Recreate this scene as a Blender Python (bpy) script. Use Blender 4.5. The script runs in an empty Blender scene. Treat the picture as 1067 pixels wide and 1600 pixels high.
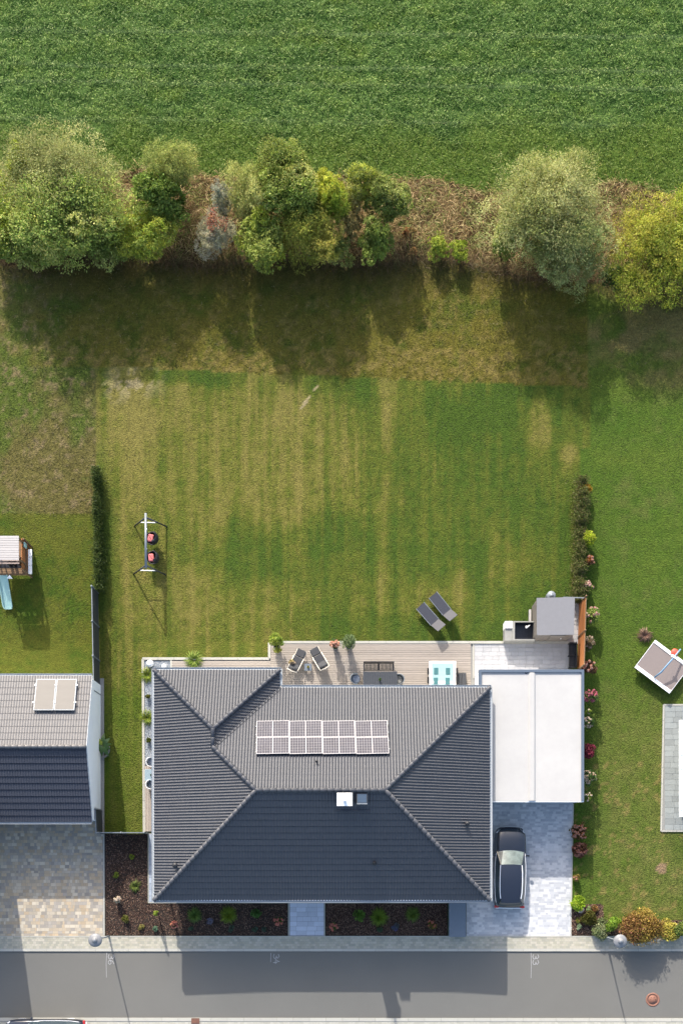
import bpy, bmesh, math, random
import numpy as np
from mathutils import Vector, Matrix

random.seed(7); RNG = np.random.default_rng(11)
SC = bpy.context.scene
COL = SC.collection
R = math.radians

# ------------------------------------------------------------------ camera, sky, sun, exposure
H = 75.0          # drone height above ground
S = 25.5          # picture pixels per metre on the ground
NX, NY = 545.0, 1350.0   # point of the picture straight below the drone
cam_d = bpy.data.cameras.new('camera'); cam = bpy.data.objects.new('camera', cam_d); COL.objects.link(cam)
cam.location = (0, 0, H); cam.rotation_euler = (0, 0, 0)
cam_d.sensor_fit = 'VERTICAL'; cam_d.sensor_height = 36; cam_d.sensor_width = 24
cam_d.lens = 36 * H / (1600 / S)
cam_d.shift_y = (NY - 800) / 1600; cam_d.shift_x = (533.5 - NX) / 1600
cam_d.clip_start = 1; cam_d.clip_end = 3000
SC.camera = cam

SUN_EL = 30.5
sdx, sdy = 0.235, -1.0                     # direction the shadows run
world = bpy.data.worlds.new('World'); SC.world = world; world.use_nodes = True
wn = world.node_tree.nodes; wl = world.node_tree.links
bg = wn['Background']; sky = wn.new('ShaderNodeTexSky'); sky.sky_type = 'NISHITA'; sky.sun_disc = False
sky.sun_elevation = R(SUN_EL); sky.sun_rotation = math.atan2(-sdx, -sdy)
sky.air_density = 1.0; sky.dust_density = 3.0; sky.ozone_density = 0.4; sky.altitude = 0
wl.new(sky.outputs[0], bg.inputs[0]); bg.inputs[1].default_value = 0.15
sun_d = bpy.data.lights.new('sun', 'SUN'); sun_d.energy = 3.0; sun_d.angle = R(0.53); sun_d.color = (1.0, 0.94, 0.86)
sun = bpy.data.objects.new('sun', sun_d); COL.objects.link(sun)
dv = Vector((sdx, sdy, -math.tan(R(SUN_EL)) * math.hypot(sdx, sdy))).normalized()
sun.rotation_euler = dv.to_track_quat('-Z', 'Y').to_euler(); sun.location = (0, 40, 60)
SC.view_settings.view_transform = 'Standard'; SC.view_settings.look = 'None'
SC.view_settings.exposure = 1.4; SC.view_settings.gamma = 1
SC.view_settings.use_curve_mapping = False

def W(px, py, h=0.0):
    k = (H - h) / H / S
    return ((px - NX) * k, (NY - py) * k)
def W3(px, py, h=0.0):
    x, y = W(px, py, h); return Vector((x, y, h))
def lin(c):
    c = c / 255.0
    return c / 12.92 if c < 0.04045 else ((c + 0.055) / 1.055) ** 2.4
def A(r, g, b, k=0.5):       # albedo from a colour seen sunlit
    return (lin(r) * k, lin(g) * k, lin(b) * k)

# ------------------------------------------------------------------ materials
MATS = {}
def mat(name, col=(.5, .5, .5), rough=.7, metal=0., spec=.4, noise=None, noise2=None, bump=None, rnd=0., attr=False,
        stretch=None, transl=0., emit=None, sheen=0., coat=0.):
    if name in MATS: return MATS[name]
    m = bpy.data.materials.new(name); m.use_nodes = True; nt = m.node_tree; N = nt.nodes; L = nt.links
    b = N['Principled BSDF']
    b.inputs['Roughness'].default_value = rough; b.inputs['Metallic'].default_value = metal
    b.inputs['Specular IOR Level'].default_value = spec
    if coat: b.inputs['Coat Weight'].default_value = coat; b.inputs['Coat Roughness'].default_value = .06
    if attr:
        a = N.new('ShaderNodeAttribute'); a.attribute_name = 'Col'; src = a.outputs['Color']
    else:
        a = N.new('ShaderNodeRGB'); a.outputs[0].default_value = (*col[:3], 1); src = a.outputs[0]
    geo = N.new('ShaderNodeNewGeometry'); pos = geo.outputs['Position']
    if stretch:
        v = N.new('ShaderNodeVectorMath'); v.operation = 'MULTIPLY'; v.inputs[1].default_value = stretch
        L.new(pos, v.inputs[0]); pos = v.outputs[0]
    fac = None
    def addfac(out, amt):
        nonlocal fac
        mm = N.new('ShaderNodeMath'); mm.operation = 'MULTIPLY_ADD'; mm.inputs[1].default_value = 2 * amt; mm.inputs[2].default_value = 1 - amt
        L.new(out, mm.inputs[0])
        if fac is None: fac = mm.outputs[0]
        else:
            q = N.new('ShaderNodeMath'); q.operation = 'MULTIPLY'; L.new(fac, q.inputs[0]); L.new(mm.outputs[0], q.inputs[1]); fac = q.outputs[0]
    for nz in (noise, noise2):
        if nz:
            t = N.new('ShaderNodeTexNoise'); t.inputs['Scale'].default_value = nz[0]; t.inputs['Detail'].default_value = nz[2] if len(nz) > 2 else 3
            t.inputs['Roughness'].default_value = .65; L.new(pos, t.inputs['Vector']); addfac(t.outputs[0], nz[1])
    if rnd:
        oi = N.new('ShaderNodeObjectInfo'); addfac(oi.outputs['Random'], rnd)
    if fac is not None:
        v = N.new('ShaderNodeVectorMath'); v.operation = 'SCALE'; L.new(src, v.inputs[0]); L.new(fac, v.inputs['Scale']); src = v.outputs[0]
    L.new(src, b.inputs['Base Color'])
    if bump:
        t = N.new('ShaderNodeTexNoise'); t.inputs['Scale'].default_value = bump[0]; t.inputs['Detail'].default_value = 4
        L.new(pos, t.inputs['Vector']); bp = N.new('ShaderNodeBump'); bp.inputs['Strength'].default_value = bump[1]
        bp.inputs['Distance'].default_value = bump[2] if len(bump) > 2 else .02
        L.new(t.outputs[0], bp.inputs['Height']); L.new(bp.outputs[0], b.inputs['Normal'])
    if transl:
        tr = N.new('ShaderNodeBsdfTranslucent'); L.new(src, tr.inputs[0]); mx = N.new('ShaderNodeMixShader'); mx.inputs[0].default_value = transl
        L.new(b.outputs[0], mx.inputs[1]); L.new(tr.outputs[0], mx.inputs[2]); L.new(mx.outputs[0], N['Material Output'].inputs[0])
    MATS[name] = m; return m

M_leaf = mat('leaf', attr=True, rough=.6, spec=.25, transl=.45)
M_ground = mat('ground_cover', attr=True, rough=.95, spec=.1, noise=(8, .75, 5), noise2=(2.2, .3, 3), bump=(12, 1., .08))
M_field = mat('field_cover', attr=True, rough=.95, spec=.1, noise=(6, .55, 4), noise2=(1.3, .2, 3), bump=(9, .9, .1))
M_block = mat('paver_concrete', attr=True, rough=.85, noise=(14, .12), bump=(60, .2, .004))
M_slab = mat('slab_stone', A(222, 223, 226, .42), rough=.8, noise=(3, .14), noise2=(30, .08), rnd=.09)
M_slabR = mat('slab_stone_grey', A(168, 174, 172, .5), rough=.8, noise=(3, .14), noise2=(30, .1), rnd=.13)
M_jointd = mat('joint_sand_pale', (.40, .41, .42), rough=1, noise=(20, .1))
M_joint = mat('joint_sand', (.21, .21, .20), rough=1, noise=(20, .2))
M_deck = mat('deck_wood', A(205, 194, 182, .43), rough=.8, noise=(2.5, .16), noise2=(14, .12), rnd=.10, stretch=(1, 5, 1))
M_kerb = mat('kerb_concrete', A(214, 212, 200, .5), rough=.85, noise=(9, .12), rnd=.08)
M_kerbw = mat('kerb_white', A(228, 226, 214, .42), rough=.85, noise=(9, .08), rnd=.05)
M_asph = mat('asphalt', A(137, 136, 131, .46), rough=.9, spec=.3, noise=(45, .13, 4), noise2=(.3, .11, 6), bump=(90, .4, .006))
M_mulch = mat('bark_mulch', attr=True, rough=.95, spec=.15)
M_mulchb = mat('mulch_soil', (.022, .016, .013), rough=1, noise=(12, .4), bump=(20, .8, .04))
M_gravel = mat('gravel_bed', A(176, 186, 196, .5), rough=.9, noise=(22, .35, 4), bump=(30, .8, .02))
M_tile = mat('roof_tile', (.051, .054, .063), rough=.56, spec=.45, noise=(1.5, .10), noise2=(8, .08, 3))
M_tileg = mat('roof_tile_sunlit', (.115, .110, .108), rough=.5, spec=.6, noise=(2.0, .14), noise2=(20, .16, 3))  # neighbour garage tiles, colour lightened for the sun-facing slope and ridge
M_tiled = mat('roof_tile_shaded', (.030, .034, .047), rough=.62, spec=.4, noise=(2.0, .10), noise2=(22, .14, 3))  # the same garage tiles, shade put into the colour of the street slope
M_render = mat('white_render', (.80, .82, .83), rough=.9, noise=(1.5, .05))
M_zinc = mat('zinc', A(190, 198, 204, .55), rough=.6, metal=0., noise=(4, .1))
M_bright = mat('bright_flashing', (.75, .76, .78), rough=.35, metal=.3, noise=(20, .15))
M_memb = mat('roof_membrane', (.345, .34, .33), rough=.85, noise=(.6, .12, 6), noise2=(2.5, .05, 4))
M_fascia = mat('blue_grey_fascia', A(112, 127, 145, .5), rough=.45, metal=.1, noise=(3, .08))
M_dark = mat('anthracite_metal', (.045, .05, .058), rough=.45, metal=.2, noise=(8, .1))
M_greym = mat('grey_metal', A(150, 158, 166, .55), rough=.45, metal=.2, noise=(9, .12))
M_white = mat('white_paint', (.8, .8, .79), rough=.5, noise=(4, .03))
M_black = mat('black_plastic', (.018, .019, .022), rough=.55, noise=(10, .2))
M_glass = mat('dark_glass', (.03, .045, .055), rough=.06, spec=.9, noise=(2, .1))
M_slate = mat('slate_blue_metal', (.115, .14, .17), rough=.5, metal=.1, noise=(5, .08))
M_orange = mat('orange_wood', A(200, 128, 70, .62), rough=.7, noise=(4, .18), noise2=(20, .1), stretch=(6, 1, 6), rnd=.10)
M_woodw = mat('weathered_white_wood', A(216, 211, 208, .5), rough=.8, noise=(6, .12), stretch=(1, 5, 1), rnd=.06)
M_brown = mat('brown_wood', A(150, 120, 88, .5), rough=.8, noise=(6, .2), rnd=.12)
M_teal = mat('teal_plastic', A(186, 226, 220, .62), rough=.4, noise=(4, .04))
M_cush = mat('charcoal_fabric', (.045, .047, .052), rough=.95, noise=(30, .15), bump=(120, .3, .004))
M_pink = mat('coral_fabric', (.50, .15, .15), rough=.9, noise=(25, .12))
M_frame = mat('beige_rattan', (.50, .47, .41), rough=.8, noise=(40, .25))
M_sling = mat('grey_sling_fabric', (.047, .050, .062), rough=.95, spec=.1, noise=(30, .15))
M_slingl = mat('sunlit_sling_fabric', (.088, .088, .094), rough=.95, spec=.05, noise=(30, .15))  # same sling fabric, sunlight on the tilted backrest put into the colour
M_blade = mat('slate_cushion', (.17, .20, .25), rough=.9, noise=(20, .15))
M_bark = mat('bark', (.075, .06, .045), rough=.95, noise=(8, .3), bump=(15, .6, .03))
M_soil = mat('flower_petal', attr=True, rough=.7, spec=.2, transl=.15)
M_car = mat('black_car_paint', (.006, .008, .016), rough=.22, spec=.6, coat=1.0)
M_tyre = mat('tyre_rubber', (.02, .02, .02), rough=.9)
M_chrome = mat('chrome', (.80, .82, .86), rough=.3, metal=.1)
M_red = mat('red_lens', (.35, .012, .012), rough=.25, spec=.7)
M_lampg = mat('lamp_grey', (.15, .155, .165), rough=.5, noise=(9, .12))
M_lens = mat('clear_lens', (.45, .48, .52), rough=.15, spec=.8)
M_wind = mat('windscreen_glass', (.11, .14, .13), rough=.25, spec=.35, noise=(2.6, .8, 3))  # grey-green tone and patchy noise paint reflections onto the glass
M_plat = mat('grey_mat', A(160, 148, 144, .5), rough=.9, noise=(12, .12), bump=(60, .3, .005))
M_blue = mat('pale_blue_tube', A(150, 190, 222, .5), rough=.35)
M_redp = mat('red_plastic', (.55, .07, .045), rough=.5)
M_shedr = mat('felt_roof', A(176, 176, 180, .38), rough=.9, noise=(5, .08), noise2=(40, .12), bump=(80, .3, .005))
M_shedw = mat('weathered_grey_wood', A(150, 142, 132, .5), rough=.85, noise=(5, .25), stretch=(6, 6, .6))
M_stone = mat('grey_stone', A(178, 178, 172, .5), rough=.9, noise=(5, .2), noise2=(30, .12))
M_granite = mat('black_granite', (.014, .015, .02), rough=.35, spec=.5, noise=(3, .5))
M_cellA = mat('solar_cell', (.058, .056, .068), rough=.6, spec=.1, noise=(1.4, .35, 3))  # broad colour noise stands in for uneven sky reflection
M_solw = mat('solar_backsheet', (.34, .33, .335), rough=.7, spec=.08)
M_coll = mat('solar_collector_glass', A(186, 181, 174, .34), rough=.6, spec=.1, noise=(.8, .08), stretch=(1, 4, 1))
M_manh = mat('rusty_iron', A(168, 118, 98, .5), rough=.75, noise=(12, .15))
M_manh2 = mat('rusty_iron_dark', A(120, 84, 72, .5), rough=.75, noise=(12, .15))
M_chalk = mat('chalk_paint', (.27, .27, .27), rough=.95, noise=(30, .35))
M_tglass = mat('aqua_glass', A(190, 228, 228, .5), rough=.12, spec=.8, noise=(2, .08))
M_tmat = mat('teal_placemat', (.035, .12, .13), rough=.6)

# ------------------------------------------------------------------ object helpers
def tag(o, label=None, cat=None, group=None, kind=None):
    if label: o['label'] = label
    if cat: o['category'] = cat
    if group: o['group'] = group
    if kind: o['kind'] = kind
    return o
def thing(name, label, cat, loc=(0, 0, 0), rz=0, group=None):
    o = bpy.data.objects.new(name, None); COL.objects.link(o); o.empty_display_size = .3
    o.location = loc; o.rotation_euler = (0, 0, rz)
    return tag(o, label, cat, group)
def link(name, me, m=None, parent=None):
    o = bpy.data.objects.new(name, me); COL.objects.link(o)
    if m is not None and not me.materials: me.materials.append(m)
    if parent is not None: o.parent = parent
    return o
def children(o): return [c for c in bpy.data.objects if c.parent == o]
def copy_tree(o, loc=None, rz=None, label=None, scale=None):
    def rec(s, par):
        c = s.copy(); COL.objects.link(c); c.parent = par
        for ch in children(s): rec(ch, c)
        return c
    c = rec(o, o.parent)
    if loc is not None: c.location = loc
    if rz is not None: c.rotation_euler = (0, 0, rz)
    if label: c['label'] = label
    if scale: c.scale = scale
    return c

class MB:
    def __init__(s): s.v = []; s.f = []; s.sm = []
    def add(s, vs, fs, smooth=False):
        n = len(s.v); s.v += [tuple(v) for v in vs]; s.f += [tuple(i + n for i in f) for f in fs]; s.sm += [smooth] * len(fs); return s
    def box(s, x0, y0, z0, x1, y1, z1, M=None):
        vs = [Vector(p) for p in ((x0, y0, z0), (x1, y0, z0), (x1, y1, z0), (x0, y1, z0), (x0, y0, z1), (x1, y0, z1), (x1, y1, z1), (x0, y1, z1))]
        if M is not None: vs = [M @ v for v in vs]
        return s.add(vs, [(3, 2, 1, 0), (4, 5, 6, 7), (0, 1, 5, 4), (1, 2, 6, 5), (2, 3, 7, 6), (3, 0, 4, 7)])
    def cbox(s, c, d, M=None):
        return s.box(c[0] - d[0] / 2, c[1] - d[1] / 2, c[2] - d[2] / 2, c[0] + d[0] / 2, c[1] + d[1] / 2, c[2] + d[2] / 2, M)
    def bevbox(s, c, d, b=.02, M=None):      # box with chamfered vertical and top edges
        x, y, z = d[0] / 2, d[1] / 2, d[2] / 2
        rings = []
        for zz, ins in ((-z, b * .6), (-z + b, 0), (z - b, 0), (z, b)):
            X, Y = x - ins, y - ins; q = b
            rings.append([(X - q, -Y), (X, -Y + q), (X, Y - q), (X - q, Y), (-X + q, Y), (-X, Y - q), (-X, -Y + q), (-X + q, -Y)])
        vs = []
        for (zz, _), r in zip(((-z, 0), (-z + b, 0), (z - b, 0), (z, 0)), rings):
            vs += [Vector((c[0] + a, c[1] + e, c[2] + zz)) for a, e in r]
        if M is not None: vs = [M @ v for v in vs]
        fs = [tuple(range(7, -1, -1)), tuple(range(24, 32))]
        for k in range(3):
            for i in range(8):
                j = (i + 1) % 8; fs.append((k * 8 + i, k * 8 + j, k * 8 + 8 + j, k * 8 + 8 + i))
        return s.add(vs, fs)
    def tube(s, pts, r, n=8, caps=True):
        pts = [Vector(p) for p in pts]; m = len(pts); rr = r if isinstance(r, (list, tuple)) else [r] * m
        vs = []; prev = None
        for i, p in enumerate(pts):
            t = (pts[min(i + 1, m - 1)] - pts[max(i - 1, 0)]).normalized()
            if prev is None:
                a = Vector((0, 0, 1)) if abs(t.z) < .9 else Vector((1, 0, 0)); u = t.cross(a).normalized()
            else: u = (prev - t * prev.dot(t)).normalized()
            prev = u; w = t.cross(u)
            vs += [p + (u * math.cos(2 * math.pi * k / n) + w * math.sin(2 * math.pi * k / n)) * rr[i] for k in range(n)]
        fs = []
        for i in range(m - 1):
            for k in range(n):
                j = (k + 1) % n; fs.append((i * n + k, i * n + j, i * n + n + j, i * n + n + k))
        if caps: fs += [tuple(range(n - 1, -1, -1)), tuple(range((m - 1) * n, m * n))]
        return s.add(vs, fs, n > 6)
    def lathe(s, prof, c=(0, 0, 0), n=20, a0=0, a1=2 * math.pi, M=None):
        full = abs(a1 - a0 - 2 * math.pi) < 1e-6; nn = n if full else n + 1; vs = []
        for r, z in prof:
            for k in range(nn):
                a = a0 + (a1 - a0) * k / n; vs.append(Vector((c[0] + r * math.cos(a), c[1] + r * math.sin(a), c[2] + z)))
        if M is not None: vs = [M @ v for v in vs]
        fs = []
        for i in range(len(prof) - 1):
            for k in range(n):
                j = (k + 1) % nn; fs.append((i * nn + k, i * nn + j, i * nn + nn + j, i * nn + nn + k))
        return s.add(vs, fs, True)
    def poly(s, pts, z0, z1):
        n = len(pts); vs = [(p[0], p[1], z0) for p in pts] + [(p[0], p[1], z1) for p in pts]
        return s.add(vs, [tuple(range(n - 1, -1, -1)), tuple(range(n, 2 * n))] + [(i, (i + 1) % n, n + (i + 1) % n, n + i) for i in range(n)])
    def mesh(s, name):
        me = bpy.data.meshes.new(name); me.from_pydata(s.v, [], s.f)
        me.polygons.foreach_set('use_smooth', s.sm); me.update(); return me
    def obj(s, name, m, parent=None, kind=None):
        o = link(name, s.mesh(name), m, parent)
        if kind: o['kind'] = kind
        return o

def npmesh(name, V, F, m, cols=None, smooth=False, parent=None):     # V (n,3), F (k,4) quads, cols (n,3)
    me = bpy.data.meshes.new(name); n, k = len(V), len(F); w = F.shape[1]
    me.vertices.add(n); me.vertices.foreach_set('co', np.asarray(V, np.float32).ravel())
    me.loops.add(k * w); me.loops.foreach_set('vertex_index', np.asarray(F, np.int32).ravel())
    me.polygons.add(k); me.polygons.foreach_set('loop_start', np.arange(0, k * w, w, dtype=np.int32))
    me.update(calc_edges=True); me.polygons.foreach_set('use_smooth', np.full(k, bool(smooth)))
    if cols is not None:
        a = me.color_attributes.new('Col', 'FLOAT_COLOR', 'POINT'); c = np.ones((n, 4), np.float32); c[:, :3] = np.clip(cols, .002, .95)
        a.data.foreach_set('color', c.ravel())
    return link(name, me, m, parent)

def norm(a): return a / np.maximum(np.linalg.norm(a, axis=1, keepdims=True), 1e-9)
def leaf_quads(P, D, Nn, L, Wd):     # diamond leaves: positions, long axis, rough normal, length, width
    D = norm(D); T = norm(np.cross(Nn, D)); n = len(P); L = np.broadcast_to(L, n)[:, None]; Wd = np.broadcast_to(Wd, n)[:, None]
    V = np.empty((n, 4, 3)); V[:, 0] = P - D * L * .5; V[:, 1] = P + T * Wd * .5 - D * L * .05; V[:, 2] = P + D * L * .5; V[:, 3] = P - T * Wd * .5 - D * L * .05
    return V.reshape(-1, 3), np.arange(4 * n).reshape(n, 4)
def blade_quads(P, D, L, Wd, droop):   # two-segment blades rising along D and bending over
    D = norm(D); n = len(P); L = np.broadcast_to(L, n)[:, None]; Wd = np.broadcast_to(Wd, n)[:, None]
    T = norm(np.cross(D, np.array([[0, 0, 1.]])) + 1e-6); mid = P + D * L * .55; tip = mid + norm(D + np.array([[0, 0, -1.]]) * droop + T * 0.15) * L * .45
    V = np.empty((n, 6, 3)); V[:, 0] = P - T * Wd * .4; V[:, 1] = P + T * Wd * .4; V[:, 2] = mid + T * Wd * .5; V[:, 3] = mid - T * Wd * .5; V[:, 4] = tip + T * Wd * .1; V[:, 5] = tip - T * Wd * .1
    b = (np.arange(n) * 6)[:, None]
    F = np.concatenate([b + np.array([[0, 1, 2, 3]]), b + np.array([[3, 2, 4, 5]])])
    return V.reshape(-1, 3), F
def pick(cols, n, var=.18, rng=RNG):
    c = np.array(cols)[rng.integers(0, len(cols), n)]; return c * (1 + rng.uniform(-var, var, (n, 1))) * (1 + rng.uniform(-.06, .06, (n, 3)))
def rep(c, k): return np.repeat(c, k, axis=0)

_lat = {}
def vnoise(x, y, seed=0):      # smooth value noise in numpy
    if seed not in _lat: _lat[seed] = np.random.default_rng(100 + seed).random((256, 256))
    g = _lat[seed]; xi = np.floor(x).astype(int); yi = np.floor(y).astype(int); fx = x - xi; fy = y - yi
    fx = fx * fx * (3 - 2 * fx); fy = fy * fy * (3 - 2 * fy); q = lambda a, b: g[a % 256, b % 256]
    return (q(xi, yi) * (1 - fx) + q(xi + 1, yi) * fx) * (1 - fy) + (q(xi, yi + 1) * (1 - fx) + q(xi + 1, yi + 1) * fx) * fy
def fbm(x, y, s, seed=0, o=4):
    t = 0; a = 1; w = 0
    for i in range(o): t = t + a * vnoise(x / s * 2 ** i + 7.3 * i, y / s * 2 ** i + 3.1 * i, seed + i); w += a; a *= .55
    return t / w
def blob(px, py, cx, cy, rx, ry, soft=.5):
    d = np.sqrt(((px - cx) / rx) ** 2 + ((py - cy) / ry) ** 2) + (fbm(px, py, 22, 60) - .5) * .9
    return np.clip((1 + soft - d) / (2 * soft), 0, 1)

# ------------------------------------------------------------------ ground
base = MB().box(-900, -900, -.6, 900, 900, -.12).obj('ground', mat('far_ground', A(88, 108, 50), rough=1, noise=(.05, .3, 6), noise2=(2, .2)), kind='structure')

def meadow_bottom(px): return 5 * (fbm(px, px * 0, 9, 98, 3) - .5) + np.where(px < 150, 804 + 0 * px, np.where(px > 917, 606 + (px - 917) * .0, 572 + (px - 150) * .043))
def hedge_top(px): return 262 + px * .035 + 8 * np.sin(px / 55.) + 5 * np.sin(px / 23.)
def hedge_bot(px): return 412 + np.clip(px - 700, 0, 400) * .16 + 6 * np.sin(px / 40.)
GREEN = np.array(A(80, 104, 38)); MID = np.array(A(114, 120, 48)); DRY = np.array(A(144, 136, 72)); STRAW = np.array(A(188, 172, 130))
OLIVE = np.array(A(110, 106, 48)); BROWN = np.array(A(112, 98, 62)); LUSH = np.array(A(84, 112, 32)); FIELD = np.array(A(76, 112, 50)); FIELD2 = np.array(A(92, 118, 46))
def mix(a, b, t):
    t = np.clip(t, 0, 1)[..., None]; return a * (1 - t) + b * t
def lawn_col(px, py):
    n1 = fbm(px, py, 55, 0); n2 = fbm(px, py, 14, 5); st = fbm(px + 5 * fbm(px, py, 120, 70), py * .05, 15, 20, 3); st2 = fbm(px, py * .05, 6, 25, 2)
    g = .50 + (n1 - .5) * .55 + (st - .5) * .75 + (st2 - .5) * .85 + (n2 - .5) * .5 + (fbm(px, py, 5, 95, 2) - .5) * .5 + .28 * np.clip((px - 560) / 250, -.6, 1) + .1 * np.clip((py - 800) / 100, -.5, 1.)
    for c in ((385, 865, 75, 42, .55), (520, 830, 60, 30, .45), (780, 640, 70, 55, .45), (720, 740, 100, 130, .4), (500, 600, 60, 14, .5), (600, 870, 80, 30, .25), (300, 588, 60, 12, .7), (420, 610, 16, 25, .4),
              (560, 612, 20, 20, .5), (742, 905, 18, 55, .55), (690, 660, 20, 40, .3), (820, 800, 50, 60, .15), (850, 940, 45, 45, .3), (270, 650, 8, 60, .2), (650, 980, 160, 25, .3), (345, 600, 25, 10, .4)):
        g = g + blob(px, py, *c[:4]) * c[4]
    for c in ((843, 662, 18, 42, .9), (720, 925, 20, 45, .6), (800, 930, 10, 70, .4), (888, 712, 14, 22, .8), (205, 640, 52, 70, .5), (610, 660, 5, 120, .25), (500, 700, 5, 110, .25), (470, 740, 5, 100, .25), (260, 930, 60, 60, .2), (800, 845, 35, 60, .25)):
        g = g - blob(px, py, *c[:4]) * c[4]
    c = mix(MID, GREEN, g * 1.25 - .42); c = mix(c, DRY, .8 - g * 1.6)
    c = mix(c, STRAW, blob(px, py, 205, 600, 34, 22, .7) * (n2 > .52) * .8)
    t = (px - 470 - (640 - py) * .7); c = mix(c, STRAW, (np.abs(t) < 3) * (py > 604) * (py < 642) * (n2 > .42))
    # slit between the fence and the house, left edge strip greener
    c = mix(c, LUSH * .95, np.clip((py - 1040) / 60, 0, 1) * (px < 240) * .55)
    c = mix(c, GREEN, blob(px, py, 158, 830, 20, 100, .5) * .7)
    return c, g
def right_col(px, py):
    n1 = fbm(px, py, 60, 30); n2 = fbm(px, py, 16, 33); g = .55 + (n1 - .5) * .9 + (n2 - .5) * .5
    c = mix(np.array(A(104, 122, 48)), np.array(A(72, 108, 34)), g * 1.1 - .1)
    dry = np.clip((py - 1040) / 260, 0, .28) + (n1 - .5) * .5 + (n2 - .5) * .8
    c = mix(c, np.array(A(150, 138, 84)), dry * .9 * np.clip((px - 900) / 60, 0, 1))
    c = mix(c, np.array(A(160, 142, 88)), (fbm(px, py, 9, 90) > .66) * (py > 1190) * .55)
    c = mix(c, np.array(A(168, 140, 112)), (np.hypot(px - 1033, py - 1357) < 8 + 2 * n2) * .9)
    return c
def ground_colour(px, py):
    c, g = lawn_col(px, py)
    r = right_col(px, py); rb = 905 - np.clip(py - 745, 0, 700) * .016 + 15 * (py < 700)
    c = mix(c, r, (px > rb).astype(float))
    # left neighbour's lawn
    n = fbm(px, py, 40, 40)
    l = mix(np.array(A(104, 110, 42)), np.array(A(76, 100, 32)), (n - .38) * 2.6 + (fbm(px, py, 7, 93) - .5) * 1.5)
    c = mix(c, l, ((px < 150 + 4 * (n - .5)) & (py > 804 + 5 * (fbm(px, py, 7, 99) - .5))).astype(float)); 
    # rough meadow
    m1 = fbm(px, py, 30, 45); m2 = fbm(px, py, 8, 48)
    m = mix(np.array(A(118, 112, 62)), np.array(A(96, 112, 46)), (m1 - .42) * 3 + blob(px, py, 10, 640, 45, 60) + blob(px, py, 60, 560, 90, 60) * .6 - blob(px, py, 80, 740, 90, 60) * .8)
    m = mix(m, np.array(A(150, 134, 96)), (m2 - .58) * 5)
    ml = ((px < 150) & (py <= 804)).astype(float); c = mix(c, m, ml)
    strip = mix(np.array(A(112, 102, 44)), np.array(A(86, 92, 34)), (m1 - .45) * 4); strip = mix(strip, np.array(A(134, 116, 66)), (m2 - .55) * 4 + (py > 545) * .5 * (1 - 0))
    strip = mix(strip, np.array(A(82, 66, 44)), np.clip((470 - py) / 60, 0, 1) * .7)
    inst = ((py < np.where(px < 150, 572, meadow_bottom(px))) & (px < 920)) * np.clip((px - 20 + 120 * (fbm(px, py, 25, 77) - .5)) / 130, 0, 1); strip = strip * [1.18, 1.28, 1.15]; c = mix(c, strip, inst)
    rm = mix(np.array(A(146, 134, 80)), np.array(A(104, 122, 48)), (m1 - .32) * 3.2 + np.clip((py - 570) / 80, 0, 1)); c = mix(c, rm, np.clip((640 - py) / 70, 0, 1) * (px >= 918))
    h = mix(np.array(A(96, 78, 54)), np.array(A(140, 118, 82)), (m1 - .4) * 3); c = mix(c, h, (py < hedge_bot(px)).astype(float))
    f1 = fbm(px, py, 50, 50); f2 = fbm(px, py * 3, 25, 53); rows = np.sin(py / 9.5 + 1.2 * fbm(px, py, 200, 56)) * .12
    f = mix(FIELD * .72, np.array(A(104, 134, 70)), (f2 - .42) * 2.6 + rows); f = mix(f, FIELD2, (fbm(px, py * 1.6, 35, 91) - .55) * 2.5); wl = py + px * -.012 + 3 * fbm(px, py, 90, 92); ln = sum(np.exp(-((wl - q) / 2.2) ** 2) for q in (48, 101, 128, 186)); f = mix(f, np.array(A(118, 142, 92)), ln * .6); f = mix(f, FIELD * .5, sum(np.exp(-((wl - q - 5) / 2.) ** 2) for q in (48, 101, 128, 186)) * .45); f = mix(f, FIELD2, np.clip((py - 175 + (f1 - .5) * 90) / 50, 0, 1) * .85)
    c = mix(c, f, (py < hedge_top(px)).astype(float))
    return c

g = 0.16
xs = np.arange(-24.5, 23.5, g); ys = np.arange(-13.0, 55.5, g)
X, Y = np.meshgrid(xs, ys, indexing='ij'); PX = NX + X * S; PY = NY - Y * S
gcol = ground_colour(PX, PY)
rough_z = np.where(PY < hedge_top(PX), .10, np.where(PY < hedge_bot(PX), .35, np.where(PY < meadow_bottom(PX), .07, .012)))
Z = fbm(X, Y, .7, 80, 3) * rough_z - rough_z * .5
Z = np.where(PY > 1000, -.01, Z)
region = np.where(PY < hedge_top(PX), 0, np.where(PY < hedge_bot(PX), 1, np.where(PY < meadow_bottom(PX), 2, 3)))
V = np.stack([X, Y, Z], -1).reshape(-1, 3); C3 = gcol.reshape(-1, 3); nyy = len(ys)
ii, jj = np.meshgrid(np.arange(len(xs) - 1), np.arange(len(ys) - 1), indexing='ij'); v0 = (ii * nyy + jj)
Fq = np.stack([v0, v0 + nyy, v0 + nyy + 1, v0 + 1], -1); reg = region[:-1, :-1]
# inside edges so ground does not poke through paving: cells under paving lowered
for k, nm, mt in ((0, 'crop_field', M_field), (1, 'field_bank', M_ground), (2, 'meadow', M_ground), (3, 'lawn', M_ground)):
    F = Fq[reg == k].reshape(-1, 4); u, inv = np.unique(F, return_inverse=True)
    o = npmesh(nm, V[u], inv.reshape(-1, 4), mt, C3[u], smooth=True); o['kind'] = 'structure'

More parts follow.
